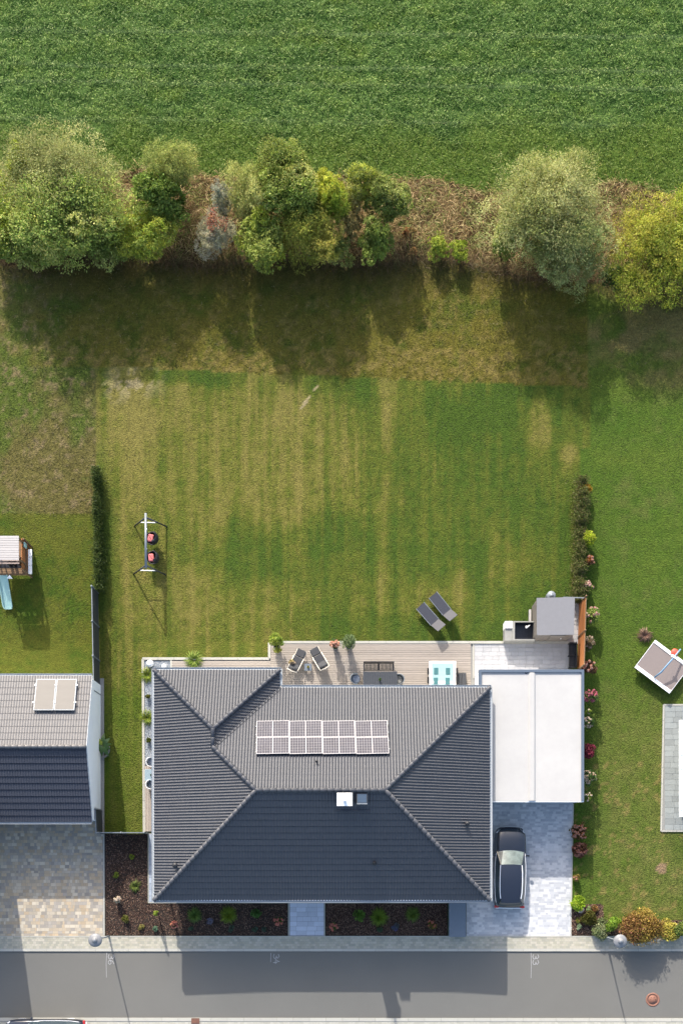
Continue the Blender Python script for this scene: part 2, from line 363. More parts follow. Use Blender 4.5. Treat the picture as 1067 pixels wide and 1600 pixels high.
def scatter_px(n, x0, y0, x1, y1, cond=None):
    px = RNG.uniform(x0, x1, n); py = RNG.uniform(y0, y1, n)
    if cond is not None: k = cond(px, py); px, py = px[k], py[k]
    return px, py, np.stack([(px - NX) / S, (NY - py) / S, np.zeros(len(px))], 1)
def flatdir(n, up=.25):
    a = RNG.uniform(0, 2 * np.pi, n); return np.stack([np.cos(a), np.sin(a), RNG.uniform(-.05, up, n)], 1)
def upn(n, t=.5):
    a = RNG.normal(0, t, (n, 3)); a[:, 2] = 1; return a

# crop leaves
px, py, P = scatter_px(105000, -20, -20, 1087, 320, lambda a, b: b < hedge_top(a) + 4 * RNG.random(len(a)))
dens = fbm(px, py * 2, 12, 57); k = RNG.random(len(px)) < dens * 1.6 - .15; px, py, P = px[k], py[k], P[k]; n = len(P)
P[:, 2] = .06 + .2 * RNG.random(n) * fbm(px, py * 2, 30, 58) * 2
V_, F_ = leaf_quads(P, flatdir(n, .5), upn(n, .4), RNG.uniform(.1, .26, n), RNG.uniform(.03, .07, n))
lc = pick([A(90, 118, 54), A(108, 132, 64), A(124, 142, 86), A(78, 106, 48), A(100, 126, 56)], n, .14)
yl = np.clip((py - 175) / 60, 0, 1)[:, None] * .8; lc = 1.5 * lc; lc = lc * (1 - yl) + pick([A(98, 124, 46), A(82, 112, 40), A(118, 138, 62)], n, .22) * yl; lc = (lc * .35 + .8 * lc * (ground_colour(px, py) / np.array(A(84, 116, 54)))) * [1.2, 1.27, .97]
o = npmesh('crop_leaves', V_, F_, M_leaf, rep(lc, 4)); tag(o, 'dense green crop leaves covering the field at the top of the picture', 'crop', kind='stuff')
# rough meadow blades
px, py, P = scatter_px(60000, -20, 400, 1087, 806, lambda a, b: (b > hedge_bot(a) - 5) & (b < meadow_bottom(a) - 1))
n = len(P); V_, F_ = leaf_quads(P + [0, 0, .05], flatdir(n, .4), upn(n), RNG.uniform(.08, .26, n), RNG.uniform(.015, .04, n))
lc = ground_colour(px, py) * RNG.uniform(.6, 1.75, (n, 1)); st = RNG.random(n) < .025; lc[st] = np.array(A(200, 184, 140)) * RNG.uniform(.5, 1, (st.sum(), 1))
o = npmesh('meadow_grass', V_, F_, M_leaf, rep(lc, 4)); tag(o, 'rough dry meadow grass between the hedgerow and the lawn', 'grass', kind='stuff')
# right-hand rough patch and lawn tufts
px, py, P = scatter_px(95000, -10, 570, 1077, 1460, lambda a, b: (b > meadow_bottom(a)) & ((b < 1003) | ((a > 158) & (a < 221) & (b < 1298)) | ((a > 905) & (b < 1440) & ~((a > 1030) & (b > 1095) & (b < 1304)))) & ~((a < 160) & (b > 1050)))
n = len(P); V_, F_ = leaf_quads(P + [0, 0, .02], flatdir(n, .3), upn(n, .35), RNG.uniform(.06, .16, n), RNG.uniform(.015, .035, n))
lc = ground_colour(px, py) * RNG.uniform(.7, 1.45, (n, 1))
o = npmesh('lawn_grass', V_, F_, M_leaf, rep(lc, 4)); tag(o, 'short mown lawn grass with dry stripes and green patches', 'grass', kind='stuff')
# dry straw of the bank
px, py, P = scatter_px(46000, -20, 250, 1087, 500, lambda a, b: (b > hedge_top(a) - 2) & (b < hedge_bot(a) + 4 + 14 * RNG.random(len(a)) ** 2))
n = len(P); P[:, 2] = RNG.uniform(0, .35, n); d = flatdir(n, .9); clump = fbm(px, py, 14, 65) * 9; d[:, 0] = np.cos(clump) * .6 + RNG.normal(0, .7, n); d[:, 1] = np.sin(clump) * .6 + RNG.normal(0, .7, n)
V_, F_ = blade_quads(P, d, RNG.uniform(.25, .8, n), RNG.uniform(.010, .028, n), 1.1)
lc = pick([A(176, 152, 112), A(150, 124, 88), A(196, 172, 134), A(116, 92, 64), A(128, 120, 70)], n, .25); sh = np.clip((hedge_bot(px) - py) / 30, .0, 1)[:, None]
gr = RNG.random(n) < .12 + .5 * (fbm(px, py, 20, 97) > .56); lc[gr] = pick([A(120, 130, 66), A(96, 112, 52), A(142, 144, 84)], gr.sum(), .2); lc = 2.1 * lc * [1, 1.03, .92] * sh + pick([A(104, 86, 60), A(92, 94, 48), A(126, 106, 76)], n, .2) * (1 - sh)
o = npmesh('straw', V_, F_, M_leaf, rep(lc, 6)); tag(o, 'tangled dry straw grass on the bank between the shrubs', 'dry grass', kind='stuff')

# ------------------------------------------------------------------ paving helpers
UNIT = {}
def unit_box(m, bevel=.0):
    if m.name not in UNIT:
        UNIT[m.name] = MB().box(-.5, -.5, -.5, .5, .5, .5).mesh('piece_' + m.name); UNIT[m.name].materials.append(m)
    return UNIT[m.name]
def piece(name, m, x0, y0, x1, y1, z0, z1, parent, rz=0):
    o = bpy.data.objects.new(name, unit_box(m)); COL.objects.link(o); o.parent = parent
    o.location = ((x0 + x1) / 2, (y0 + y1) / 2, (z0 + z1) / 2); o.scale = (abs(x1 - x0), abs(y1 - y0), abs(z1 - z0)); o.rotation_euler.z = rz
    return o
def sheet(name, pts_px, z, m, kind='structure', z0=-.1):
    return MB().poly([W(*p) for p in pts_px][::-1], z0, z).obj(name, m, kind=kind)
def blocks(name, px0, py0, px1, py1, bw, bh, cols, var, parent, z=.03, gap=.007, inside=None, stag=.5, mixw=None, ch=.0015):
    x0, y1 = W(px0, py0); x1, y0 = W(px1, py1); V = []; Cc = []; rng = np.random.default_rng(int(px0 + py0))
    y = y0; row = 0
    while y < y1 - .01:
        h_ = min(bh * (rng.choice([1, 1, .75]) if mixw else 1), y1 - y); x = x0 - (bw * stag if row % 2 else 0)
        while x < x1 - .01:
            w_ = bw * (rng.choice(mixw) if mixw else 1); a = max(x, x0); b = min(x + w_, x1)
            if b - a > .03 and (inside is None or inside(NX + (a + b) / 2 * S, NY - (y + h_ / 2) * S)):
                zz = z + rng.uniform(-.001, .001); c = ch
                V.append([(a + gap / 2, y + gap / 2, z - .005), (b - gap / 2, y + gap / 2, z - .005), (b - gap / 2, y + h_ - gap / 2, z - .005), (a + gap / 2, y + h_ - gap / 2, z - .005),
                          (a + gap / 2 + c, y + gap / 2 + c, zz), (b - gap / 2 - c, y + gap / 2 + c, zz), (b - gap / 2 - c, y + h_ - gap / 2 - c, zz), (a + gap / 2 + c, y + h_ - gap / 2 - c, zz)])
                Cc.append(np.array(cols[rng.integers(0, len(cols))]) * (1 + rng.uniform(-var, var)))
            x += w_
        y += h_; row += 1
    V = np.array(V).reshape(-1, 3); n = len(Cc); b = (np.arange(n) * 8)[:, None]
    F = np.concatenate([b + np.array([q]) for q in ((4, 5, 6, 7), (0, 1, 5, 4), (1, 2, 6, 5), (2, 3, 7, 6), (3, 0, 4, 7))])
    o = npmesh(name, V, F, M_block, rep(np.array(Cc), 8), parent=parent); o['kind'] = 'stuff'; return o
def kerb(parent, p0, p1, w, z, m=M_kerbw, step=1.0, name='kerb_stone', z0=-.08):
    a = Vector(W(*p0)); b = Vector(W(*p1)); d = b - a; L = d.length; n = max(1, round(L / step)); ang = math.atan2(d.y, d.x)
    for i in range(n):
        c = a + d * ((i + .5) / n); o = bpy.data.objects.new(name, unit_box(m)); COL.objects.link(o); o.parent = parent
        o.location = (c.x, c.y, (z + z0) / 2); o.scale = (L / n - .012, w, z - z0); o.rotation_euler.z = ang

# road and sidewalk
ybot = 1590
road = sheet('road', [(-80, 1486), (1150, 1486), (1150, ybot + 1), (-80, ybot + 1)], .012, M_asph)
side = sheet('sidewalk', [(-80, 1463), (1150, 1463), (1150, 1486), (-80, 1486)], .064, M_joint)
blocks('paving_blocks', -80, 1463.5, 1150, 1482, .2, .145, [A(208, 204, 184, .5), A(200, 196, 176, .5), A(214, 208, 190, .5), A(190, 188, 172, .5)], .06, side, z=.068)
kerb(side, (-80, 1484.2), (1150, 1484.2), .17, .085, M_kerbw)
kerb(side, (-80, 1463), (1150, 1463), .05, .085, M_kerb)
side2 = sheet('far_sidewalk', [(-80, 1594), (1150, 1596), (1150, 1700), (-80, 1700)], .064, M_joint)
kerb(side2, (-80, ybot + 2.5), (1150, ybot + 3.5), .2, .085, M_kerbw)
blocks('paving_blocks', -80, 1597, 1150, 1640, .2, .145, [A(222, 220, 204, .5), A(208, 206, 190, .5), A(214, 212, 194, .5)], .05, side2, z=.068)
# driveway of the main house
drv = sheet('driveway', [(728, 1250), (895, 1250), (890, 1463), (728, 1463)], .031, M_jointd)
blocks('paving_blocks', 728, 1250, 893, 1462.5, .31, .155, [A(226, 227, 228, .56), A(210, 212, 215, .56), A(234, 234, 234, .56), A(200, 203, 207, .56)], .05, drv, z=.035, mixw=[1, 1, .66, .5],
       inside=lambda a, b: a < 894 - (b - 1250) * .02)
kerb(drv, (895, 1256), (891, 1462), .06, .05, M_kerb)
# front path of big slabs
path = sheet('front_path', [(450, 1408), (508, 1408), (508, 1463), (450, 1463)], .012, M_joint)
rs = random.Random(3)
def slabs(parent, px0, py0, px1, py1, rows, wmin, wmax, m, z, gap=.012, name='slab', seed=1):
    r = random.Random(seed); x0, y1 = W(px0, py0); x1, y0 = W(px1, py1); hgt = (y1 - y0) / rows
    for i in range(rows):
        x = x0
        while x < x1 - .02:
            w = r.uniform(wmin, wmax); b = min(x + w, x1)
            if x1 - b < .12: b = x1
            piece(name, m, x + gap / 2, y0 + i * hgt + gap / 2, b - gap / 2, y0 + (i + 1) * hgt - gap / 2, 0, z + r.uniform(-.002, .002), parent); x = b
slabs(path, 453, 1410, 506, 1462, 7, .35, .7, mat('path_slab', A(215, 222, 236, .58), rough=.8, noise=(3, .1), noise2=(30, .08), rnd=.12), .035)
kerb(path, (451.3, 1409), (451.3, 1463), .05, .06, M_kerb); kerb(path, (507, 1409), (507, 1463), .05, .06, M_kerb)
# neighbour's paved forecourt on the left
fore = sheet('left_forecourt', [(-80, 1060), (163, 1060), (164, 1463), (-80, 1463)], .0255, M_joint)
blocks('paving_blocks', -80, 1284, 161.5, 1462.5, .25, .2, [A(216, 200, 174, .5), A(200, 188, 168, .5), A(184, 176, 164, .5), A(226, 214, 192, .5), A(194, 186, 174, .5), A(212, 192, 162, .5)], .13, fore, z=.03, mixw=[1, 1.3, .7, .5, 1])
kerb(fore, (163, 1302), (163.5, 1462), .07, .06, M_kerb)
# rear patio: timber deck, slabs, gravel, white kerbs
deck = sheet('patio_deck', [(222, 1030), (420, 1030), (420, 1004), (738, 1004), (738, 1100), (244, 1100), (244, 1300), (224, 1300)], .02, M_joint)
x0, y1 = W(423, 1006); x1, y0 = W(735, 1086)
nb = 23
for i in range(nb):
    yb = y0 + (y1 - y0) * i / nb; cut = x0 + rs.choice([.25, .5, .75, .35, .6]) * (x1 - x0)
    for a, b in ((x0, cut), (cut, x1)): piece('deck_board', M_deck, a + .003, yb + .008, b - .003, yb + (y1 - y0) / nb - .008, .02, .09, deck)
x0, y1 = W(269, 1033); x1, y0 = W(423, 1060)
for i in range(8): piece('deck_board', M_deck, x0, y0 + (y1 - y0) * i / 8 + .008, x1, y0 + (y1 - y0) * (i + 1) / 8 - .008, .02, .088, deck)
M_deckv = mat('deck_wood_vertical', A(196, 184, 172, .5), rough=.8, noise=(2.5, .16), noise2=(14, .12), rnd=.12, stretch=(5, 1, 1))
x0, y1 = W(226.5, 1197); x1, y0 = W(244, 1299)
for i in range(5): piece('deck_board', M_deckv, x0 + (x1 - x0) * i / 5 + .006, y0, x0 + (x1 - x0) * (i + 1) / 5 - .006, y1, .02, .088, deck)
grav = sheet('gravel_strip', [(226, 1033), (267, 1033), (267, 1060), (246, 1060), (246, 1195), (226, 1195)], .05, M_gravel)
px, py, P = scatter_px(9000, 227, 1034, 266, 1194, lambda a, b: (b < 1055) | (a < 245)); n = len(P); P[:, 2] = .055
V_, F_ = leaf_quads(P, flatdir(n, .3), upn(n, .4), RNG.uniform(.03, .06, n), RNG.uniform(.03, .05, n)); o = npmesh('gravel', V_, F_, M_soil, rep(pick([A(200, 208, 216), A(160, 170, 182), A(226, 230, 232), A(140, 148, 156)], n, .2), 4))
tag(o, 'pale grey gravel in the strip along the west wall', 'gravel', kind='stuff')
for a, b in (((223, 1029.5), (421, 1029.5)), ((421, 1029.5), (421, 1004)), ((421, 1004), (888, 1004)), ((224, 1030), (226, 1300))): kerb(deck, a, b, .15, .12, M_kerbw)
kerb(deck, (268, 1031), (268, 1060), .1, .1, M_kerb)
pat = sheet('slab_patio', [(738, 1003), (897, 1003), (897, 1078), (738, 1078)], .02, M_joint)
slabs(pat, 741, 1006, 888, 1076, 11, .35, .62, M_slab, .05, seed=5)
slabs(pat, 836, 940, 905, 1006, 9, .5, .8, M_slab, .035, seed=6)
kerb(pat, (739.5, 1004), (739.5, 1060), .08, .07, M_kerbw)
# strip of paving round the west and south walls
pl = sheet('wall_strip', [(232, 1302), (248, 1302), (248, 1404), (700, 1404), (700, 1411), (232, 1411)], .03, M_joint)
sl = mat('strip_slab', A(196, 208, 224, .45), rough=.8, noise=(3, .1), rnd=.12)
x0, y1 = W(233.5, 1303); x1, y0 = W(246, 1409.5)
for i in range(11): piece('slab', sl, x0, y0 + (y1 - y0) * i / 11 + .01, x1, y0 + (y1 - y0) * (i + 1) / 11 - .01, .0, .06, pl)
x0, y1 = W(246, 1404); x1, y0 = W(699, 1409.5)
for i in range(36): piece('slab', sl, x0 + (x1 - x0) * i / 36 + .01, y0, x0 + (x1 - x0) * (i + 1) / 36 - .01, y1, .0, .06, pl)
kerb(pl, (232.5, 1303), (232.5, 1411), .05, .075, M_kerb); kerb(pl, (232.5, 1410.5), (700, 1410.5), .05, .075, M_kerb)
# mulch beds
def mulch(pts, x0, y0, x1, y1, cond, n, dark):
    b = sheet('planting_bed', pts, .02, M_mulchb)
    px, py, P = scatter_px(n, x0, y0, x1, y1, cond); n = len(P); P[:, 2] = RNG.uniform(.02, .055, n)
    V_, F_ = leaf_quads(P, flatdir(n, .5), upn(n, .5), RNG.uniform(.05, .12, n), RNG.uniform(.025, .05, n))
    c = 1.4 * pick([A(104, 82, 70), A(78, 60, 52), A(142, 118, 102), A(60, 46, 40), A(88, 66, 56)], n, .2) * dark
    o = npmesh('bark_chips', V_, F_, M_mulch, rep(c, 4), parent=b); o['kind'] = 'stuff'; return b
mulch([(164, 1303), (231, 1303), (231, 1411.5), (450, 1411.5), (450, 1462), (165, 1462)], 166, 1304, 449, 1461, lambda a, b: (a < 231) | (b > 1412), 32000, 1.0)
mulch([(508.5, 1411.5), (699, 1411.5), (699, 1462), (508.5, 1462)], 510, 1412, 698, 1461, None, 16000, .9)
mulch([(892, 1415), (938, 1412), (943, 1440), (1120, 1437), (1120, 1462), (891, 1462)], 892, 1413, 1110, 1461, lambda a, b: (a < 942) | (b > 1438), 15000, 1.35)
# neighbour's terrace at the right edge
ter = sheet('right_terrace', [(1036, 1101), (1200, 1101), (1200, 1299), (1031, 1299)], .02, M_joint)
slabs(ter, 1037.5, 1103, 1130, 1297, 22, .35, .75, M_slabR, .05, seed=9)
kerb(ter, (1036, 1101.5), (1150, 1101.5), .1, .07, M_kerbw); kerb(ter, (1036, 1101), (1032, 1299), .1, .07, M_kerbw); kerb(ter, (1032, 1298.5), (1150, 1298.5), .1, .07, M_kerbw)

# chalk numbers on the road
def chalk(chars, cx, cy, sz, lines):
    G = {'3': [[(-.35, .85), (0, 1), (.35, .75), (.25, .55), (-.05, .5)], [(-.05, .5), (.35, .42), (.4, .15), (0, -.02), (-.38, .12)]],
         '6': [[(.25, .95), (-.2, .7), (-.38, .3), (-.2, .02), (.15, 0), (.35, .22), (.2, .48), (-.15, .45), (-.36, .25)]],
         '4': [[(.05, 1), (-.38, .35), (.4, .35)], [(.2, .6), (.2, -.02)]]}
    mb = MB(); X0, Y0 = W(cx, cy)
    def stroke(pts, w=.02):
        for a, b in zip(pts[:-1], pts[1:]):
            a = Vector(a); b = Vector(b); d = (b - a); 
            if d.length < 1e-4: continue
            t = Vector((-d.y, d.x)).normalized() * w; e = d.normalized() * w * .6; a = a - e; b = b + e
            zz = .016 + len(mb.v) * .00012; mb.add([(a.x + t.x, a.y + t.y, zz), (a.x - t.x, a.y - t.y, zz), (b.x - t.x, b.y - t.y, zz), (b.x + t.x, b.y + t.y, zz)], [(0, 1, 2, 3)])
    def tr(u, v): return (X0 + (v - .5) * sz, Y0 - u * sz)      # digits lie on their side, read from the west
    for i, ch in enumerate(chars):
        for st in G[ch]: stroke([tr(u + i * .95 - .45, v) for u, v in st])
    for ln in lines: stroke([W(*p) for p in ln], .016)
    o = mb.obj('chalk_number', M_chalk); return o
o = chalk('36', 174.5, 1499, .36, [[(167.5, 1489), (166.5, 1505), (167, 1527)]]); tag(o, 'hand drawn white number 36 on the asphalt below the left lamp', 'road marking')
o = chalk('34', 432, 1498, .34, [[(423.5, 1489), (423, 1503)], [(427, 1504), (437, 1502)]]); tag(o, 'faint white number 34 on the shaded asphalt before the front path', 'road marking')
o = chalk('33', 836.5, 1499, .36, [[(829, 1488), (829.5, 1510), (829, 1528)]]); tag(o, 'hand drawn white number 33 on the sunlit asphalt below the driveway', 'road marking')
# manhole
mh = thing('manhole_cover', 'round rust red manhole cover set in the road at the lower right', 'manhole cover', (*W(1019, 1562), 0))
MB().lathe([(0, .02), (.28, .02), (.28, .017)], n=32).obj('lid', M_manh, mh); MB().lathe([(.281, .013), (.281, .019), (.31, .019), (.31, .013)], n=32).obj('groove', M_manh2, mh)
MB().lathe([(.311, .013), (.311, .022), (.43, .022), (.43, .013)], n=32).obj('ring', M_manh, mh)
for i in range(6):
    a = i * math.pi / 3; MB().tube([(.12 * math.cos(a), .12 * math.sin(a), .02), (.2 * math.cos(a), .2 * math.sin(a), .02)], .012, 6).obj('rib', M_manh2, mh)
dg = thing('drain_grate', 'small reddish brown drain grate in the far kerb', 'drain', (*W(306, 1595), .09))
MB().cbox((0, 0, 0), (.5, .34, .03)).obj('frame', M_manh2, dg)
for i in range(6): MB().cbox((-.19 + i * .076, 0, .022), (.035, .28, .015)).obj('bar', M_manh, dg)

# ------------------------------------------------------------------ roofs
def roof_slope(name, parent, m, e0, e1, up, run, tanp, z0, pieces, pitch=.171, course=.41, amp=.056, lip=.010, flat=False):
    """tiled slope: eave e0->e1 (2D), horizontal uphill dir up, horizontal run; pieces = list of lists of (point, keep_normal) clips"""
    e0 = Vector((*e0, 0)); e1 = Vector((*e1, 0)); u = (e1 - e0); L = u.length; u.normalize(); upv = Vector((*up, 0))
    cosp = 1 / math.sqrt(1 + tanp * tanp); nrm = (Vector((0, 0, 1)) - upv * tanp).normalized(); ch = course * cosp
    prof = [(0, 0), (.2, .1), (.35, .62), (.5, 1), (.65, .62), (.8, .1)]
    us = []; k = 0
    while k * pitch < L:
        for f, hh in prof:
            if (k + f) * pitch <= L: us.append(((k + f) * pitch, hh * amp))
        k += 1
    us.append((L, 0)); rows = []; r = 0
    while r * ch < run + ch:
        rows.append((r * ch - .0, lip)); rows.append(((r + .86) * ch, lip * .15)); rows.append(((r + 1) * ch - .004, -lip * .7)); r += 1
    us = np.array(us); rw = np.array(rows); e0n = np.array(e0); un = np.array(u); upn_ = np.array(upv); nn = np.array(nrm)
    U, Vv = np.meshgrid(us[:, 0], rw[:, 0], indexing='ij'); Hh = us[:, 1][:, None] + rw[:, 1][None, :]
    P = e0n + U[..., None] * un + Vv[..., None] * upn_; P[..., 2] += z0 + Vv * tanp; P = P + Hh[..., None] * nn
    nu, nv = U.shape; i, j = np.meshgrid(np.arange(nu - 1), np.arange(nv - 1), indexing='ij'); v = i * nv + j
    flip = (u.cross(upv)).z < 0
    F = np.stack([v, v + nv, v + nv + 1, v + 1] if not flip else [v, v + 1, v + nv + 1, v + nv], -1).reshape(-1, 4)
    allm = MB()
    me = bpy.data.meshes.new('tmp'); me.from_pydata(P.reshape(-1, 3).tolist(), [], F.tolist())
    out = bmesh.new()
    for clips in pieces:
        bm = bmesh.new(); bm.from_mesh(me)
        for p, nrm2 in clips:
            bmesh.ops.bisect_plane(bm, geom=bm.verts[:] + bm.edges[:] + bm.faces[:], plane_co=(p[0], p[1], 0), plane_no=(-nrm2[0], -nrm2[1], 0), clear_outer=True)
        t = bpy.data.meshes.new('t2'); bm.to_mesh(t); out.from_mesh(t); bm.free(); bpy.data.meshes.remove(t)
    bpy.data.meshes.remove(me); fm = bpy.data.meshes.new(name); out.to_mesh(fm); out.free()
    o = link(name, fm, m, parent); o['kind'] = 'stuff'; return o
def ridge_caps(name, parent, m, a, b, r=.13, step=.38):
    a = Vector(a); b = Vector(b); d = b - a; n = max(1, int(d.length / step)); mb = MB()
    for i in range(n):
        p = a + d * (i / n); q = a + d * ((i + 1.06) / n); mb.tube([p, p + (q - p) * .08, q], [r * 1.05, r * 1.0, r * .94], 10)
    return mb.obj(name, m, parent, 'stuff')
def gutter(parent, a, b, z, m=M_zinc, r=.075):
    mb = MB(); a = Vector((*a, z)); b = Vector((*b, z)); d = (b - a).normalized(); t = d.cross(Vector((0, 0, 1)))
    vs = []; n = 8
    for p in (a, b):
        for k in range(n + 1):
            an = math.pi + math.pi * k / n; vs.append(p + t * math.cos(an) * r + Vector((0, 0, 1)) * math.sin(an) * r)
        for k in range(n, -1, -1):
            an = math.pi + math.pi * k / n; vs.append(p + t * math.cos(an) * (r - .012) + Vector((0, 0, 1)) * (math.sin(an) * (r - .012)))
    N2 = 2 * (n + 1); mb.add(vs, [(i, (i + 1) % N2, N2 + (i + 1) % N2, N2 + i) for i in range(N2)]); return mb.obj('gutter', m, parent)

EH = 3.4; TP = math.tan(R(30))
xw, xe, yf, yr = -11.36, 8.22, -2.10, 10.31; wy, wx = 11.34, -4.04
house = thing('hip_roof_house', 'white bungalow with large grey and dark hipped tile roof in the middle of the plot', 'house', (0, 0, 0))
half = (yr - yf) / 2; ry = (yr + yf) / 2; rz = EH + half * TP
Rl = (xw + half, ry); Rr = (xe - half, ry); wh = (wx - xw) / 2; Pp = (xw + wh, wy - wh); Qq = (xw + wh, yr - wh); wz = EH + wh * TP
s2 = 1.0
roof_slope('roof_tiles', house, M_tile, (xw, wy), (xw, yf), (1, 0), half + .3, TP, EH, [[((xw, wy), (-1, -1)), ((Pp[0], 0), (-1, 0)), ((0, Qq[1]), (0, 1))], [((0, Qq[1]), (0, -1)), (Qq, (-1, -1)), ((xw, yf), (-1, 1))]])
roof_slope('roof_tiles', house, M_tile, (xe, yf), (xe, yr), (-1, 0), half + .3, TP, EH, [[((xe, yr), (1, -1)), ((xe, yf), (1, 1))]])
roof_slope('roof_tiles', house, M_tile, (xe, yr), (-8.2, yr), (0, -1), half, TP, EH, [[((wx, yr), (1, -1)), (Qq, (1, 1)), ((xe, yr), (-1, 1)), ((0, ry), (0, 1))]])
roof_slope('roof_tiles', house, M_tile, (wx, wy), (xw, wy), (0, -1), wh + .3, TP, EH, [[((xw, wy), (1, 1)), ((wx, wy), (-1, 1))]])
roof_slope('roof_tiles', house, M_tile, (wx, wy + .1), (wx, yr - 4), (-1, 0), wh + .1, TP, EH, [[((wx, wy), (1, -1)), ((wx, yr), (-1, 1)), ((Pp[0], 0), (1, 0))]])
roof_slope('roof_tiles', house, M_tile, (xw, yf), (xe, yf), (0, 1), half, TP, EH, [[((xw, yf), (1, -1)), ((xe, yf), (-1, -1)), ((0, ry), (0, -1))]], amp=.035, lip=.05)
capz = .07
for a, b in (((xw, wy, EH), (*Pp, wz)), ((wx, wy, EH), (*Pp, wz)), ((*Pp, wz), (*Qq, wz)), ((*Qq, wz), (*Rl, rz)), ((xw, yf, EH), (*Rl, rz)), ((xe, yf, EH), (*Rr, rz)), ((xe, yr, EH), (*Rr, rz)), ((*Rl, rz), (*Rr, rz))):
    ridge_caps('ridge_tiles', house, M_tile, (a[0], a[1], a[2] + capz), (b[0], b[1], b[2] + capz))
# roof core under the tiles
core = MB(); zc = -.06
cv = [(xw, wy, EH), (wx, wy, EH), (wx, yr, EH), (xe, yr, EH), (xe, yf, EH), (xw, yf, EH), (*Pp, wz), (*Qq, wz), (*Rl, rz), (*Rr, rz)]
core.add([(a, b, c + zc) for a, b, c in cv], [(0, 6, 1), (1, 6, 7, 2), (2, 7, 8, 9, 3), (3, 9, 4), (4, 9, 8, 5), (5, 8, 7), (5, 7, 6, 0), (0, 1, 2, 3, 4, 5)]); core.obj('roof_deck', M_dark, house)
# valley flashing
vm = MB(); a = Vector((wx, yr, EH + .17)); b = Vector((*Qq, wz + .17)); n = 34
for i in range(n):
    p = a + (b - a) * (i / n); q = a + (b - a) * ((i + .62) / n); t = Vector((1, 1, 0)).normalized() * .05
    vm.add([p - t, p + t, q + t, q - t, p - t + Vector((0, 0, .03)), p + t + Vector((0, 0, .03)), q + t + Vector((0, 0, .03)), q - t + Vector((0, 0, .03))], [(4, 5, 6, 7), (0, 1, 5, 4), (1, 2, 6, 5), (2, 3, 7, 6), (3, 0, 4, 7)])
vm.obj('valley_flashing', M_bright, house)
# eaves: fascia, gutters
o_ = .09
for a, b in (((xw - o_, yf - o_), (xe + o_, yf - o_)), ((xe + o_, yf - o_), (xe + o_, yr + o_)), ((xe + o_, yr + o_), (wx + o_, yr + o_)), ((wx + o_, yr + o_), (wx + o_, wy + o_)), ((wx + o_, wy + o_), (xw - o_, wy + o_)), ((xw - o_, wy + o_), (xw - o_, yf - o_))):
    gutter(house, a, b, EH - .0)
cm = MB()
for i in range(118): x = xw + .12 + i * .166; cm.cbox((x, yf - .02, EH + .035), (.06, .04, .05))
cm.obj('eave_comb', M_bright, house, 'stuff')
def fas(x0, y0, x1, y1): MB().box(min(x0, x1) - .015, min(y0, y1) - .015, EH - .28, max(x0, x1) + .015, max(y0, y1) + .015, EH - .08).obj('fascia', M_white, house)
fas(xw, yf, xe, yf); fas(xe, yf + .031, xe, yr - .031); fas(wx, yr, xe, yr); fas(wx, yr + .031, wx, wy - .031); fas(xw, wy, wx, wy); fas(xw, yf + .031, xw, wy - .031)
MB().poly([(xw + .02, yf + .02), (xe - .02, yf + .02), (xe - .02, yr - .02), (wx - .02, yr - .02), (wx - .02, wy - .02), (xw + .02, wy - .02)], EH - .24, EH - .2).obj('soffit', M_white, house)
ins = .62
wx0, wx1, wy0, wy1, wyw, wxw = xw + ins, xe - ins, yf + ins, yr - ins, wy - ins, wx - ins
MB().poly([(wx0, wy0), (wx1, wy0), (wx1, wy1), (wxw, wy1), (wxw, wyw), (wx0, wyw)], .0, EH - .24).obj('wall', M_render, house)
def window(par, x0, z0, x1, z1, y, sgn, horiz=True):     # on walls facing +-y (horiz) or +-x
    d = .03 * sgn
    def bx(a, za, b, zb, t0, t1): return (MB().box(a, min(y + t0, y + t1), za, b, max(y + t0, y + t1), zb) if horiz else MB().box(min(y + t0, y + t1), a, za, max(y + t0, y + t1), b, zb))
    f = bx(x0, z0, x1, z1, 0, .05 * sgn).obj('window', M_dark, par); n = max(1, round((x1 - x0) / .9)); w = (x1 - x0) / n
    for i in range(n): bx(x0 + i * w + .06, z0 + .06, x0 + (i + 1) * w - .06, z1 - .06, .052 * sgn, .06 * sgn).obj('pane', M_glass, f)
    bx(x0 - .05, z0 - .06, x1 + .05, z0 - .005, .0, .12 * sgn).obj('sill', M_greym, f)
for a, b, c, d in ((-9.5, .9, -8, 2.2), (-6.5, .9, -5, 2.2), (.5, .9, 2, 2.2), (4, .9, 5.5, 2.2)): window(house, a, b, c, d, wy0, -1)
for a, b, c, d in ((-2.8, .1, .2, 2.3), (2, .1, 5, 2.3)): window(house, a, b, c, d, wy1, 1)
window(house, -9.6, .1, -7.2, 2.3, wyw, 1)
for a, b, c, d in ((0, .9, 1.5, 2.2), (3, .1, 5, 2.3), (8, .9, 9.5, 2.2)): window(house, a, b, c, d, wx0, -1, False)
window(house, -1.0, .9, .6, 2.2, wx1, 1, False)
dr = MB().box(-3.1, wy0 - .06, .05, -2.0, wy0, 2.3).obj('front_door', M_dark, house); MB().tube([(-2.2, wy0 - .1, .8), (-2.2, wy0 - .1, 1.6)], .02).obj('handle', M_chrome, dr)
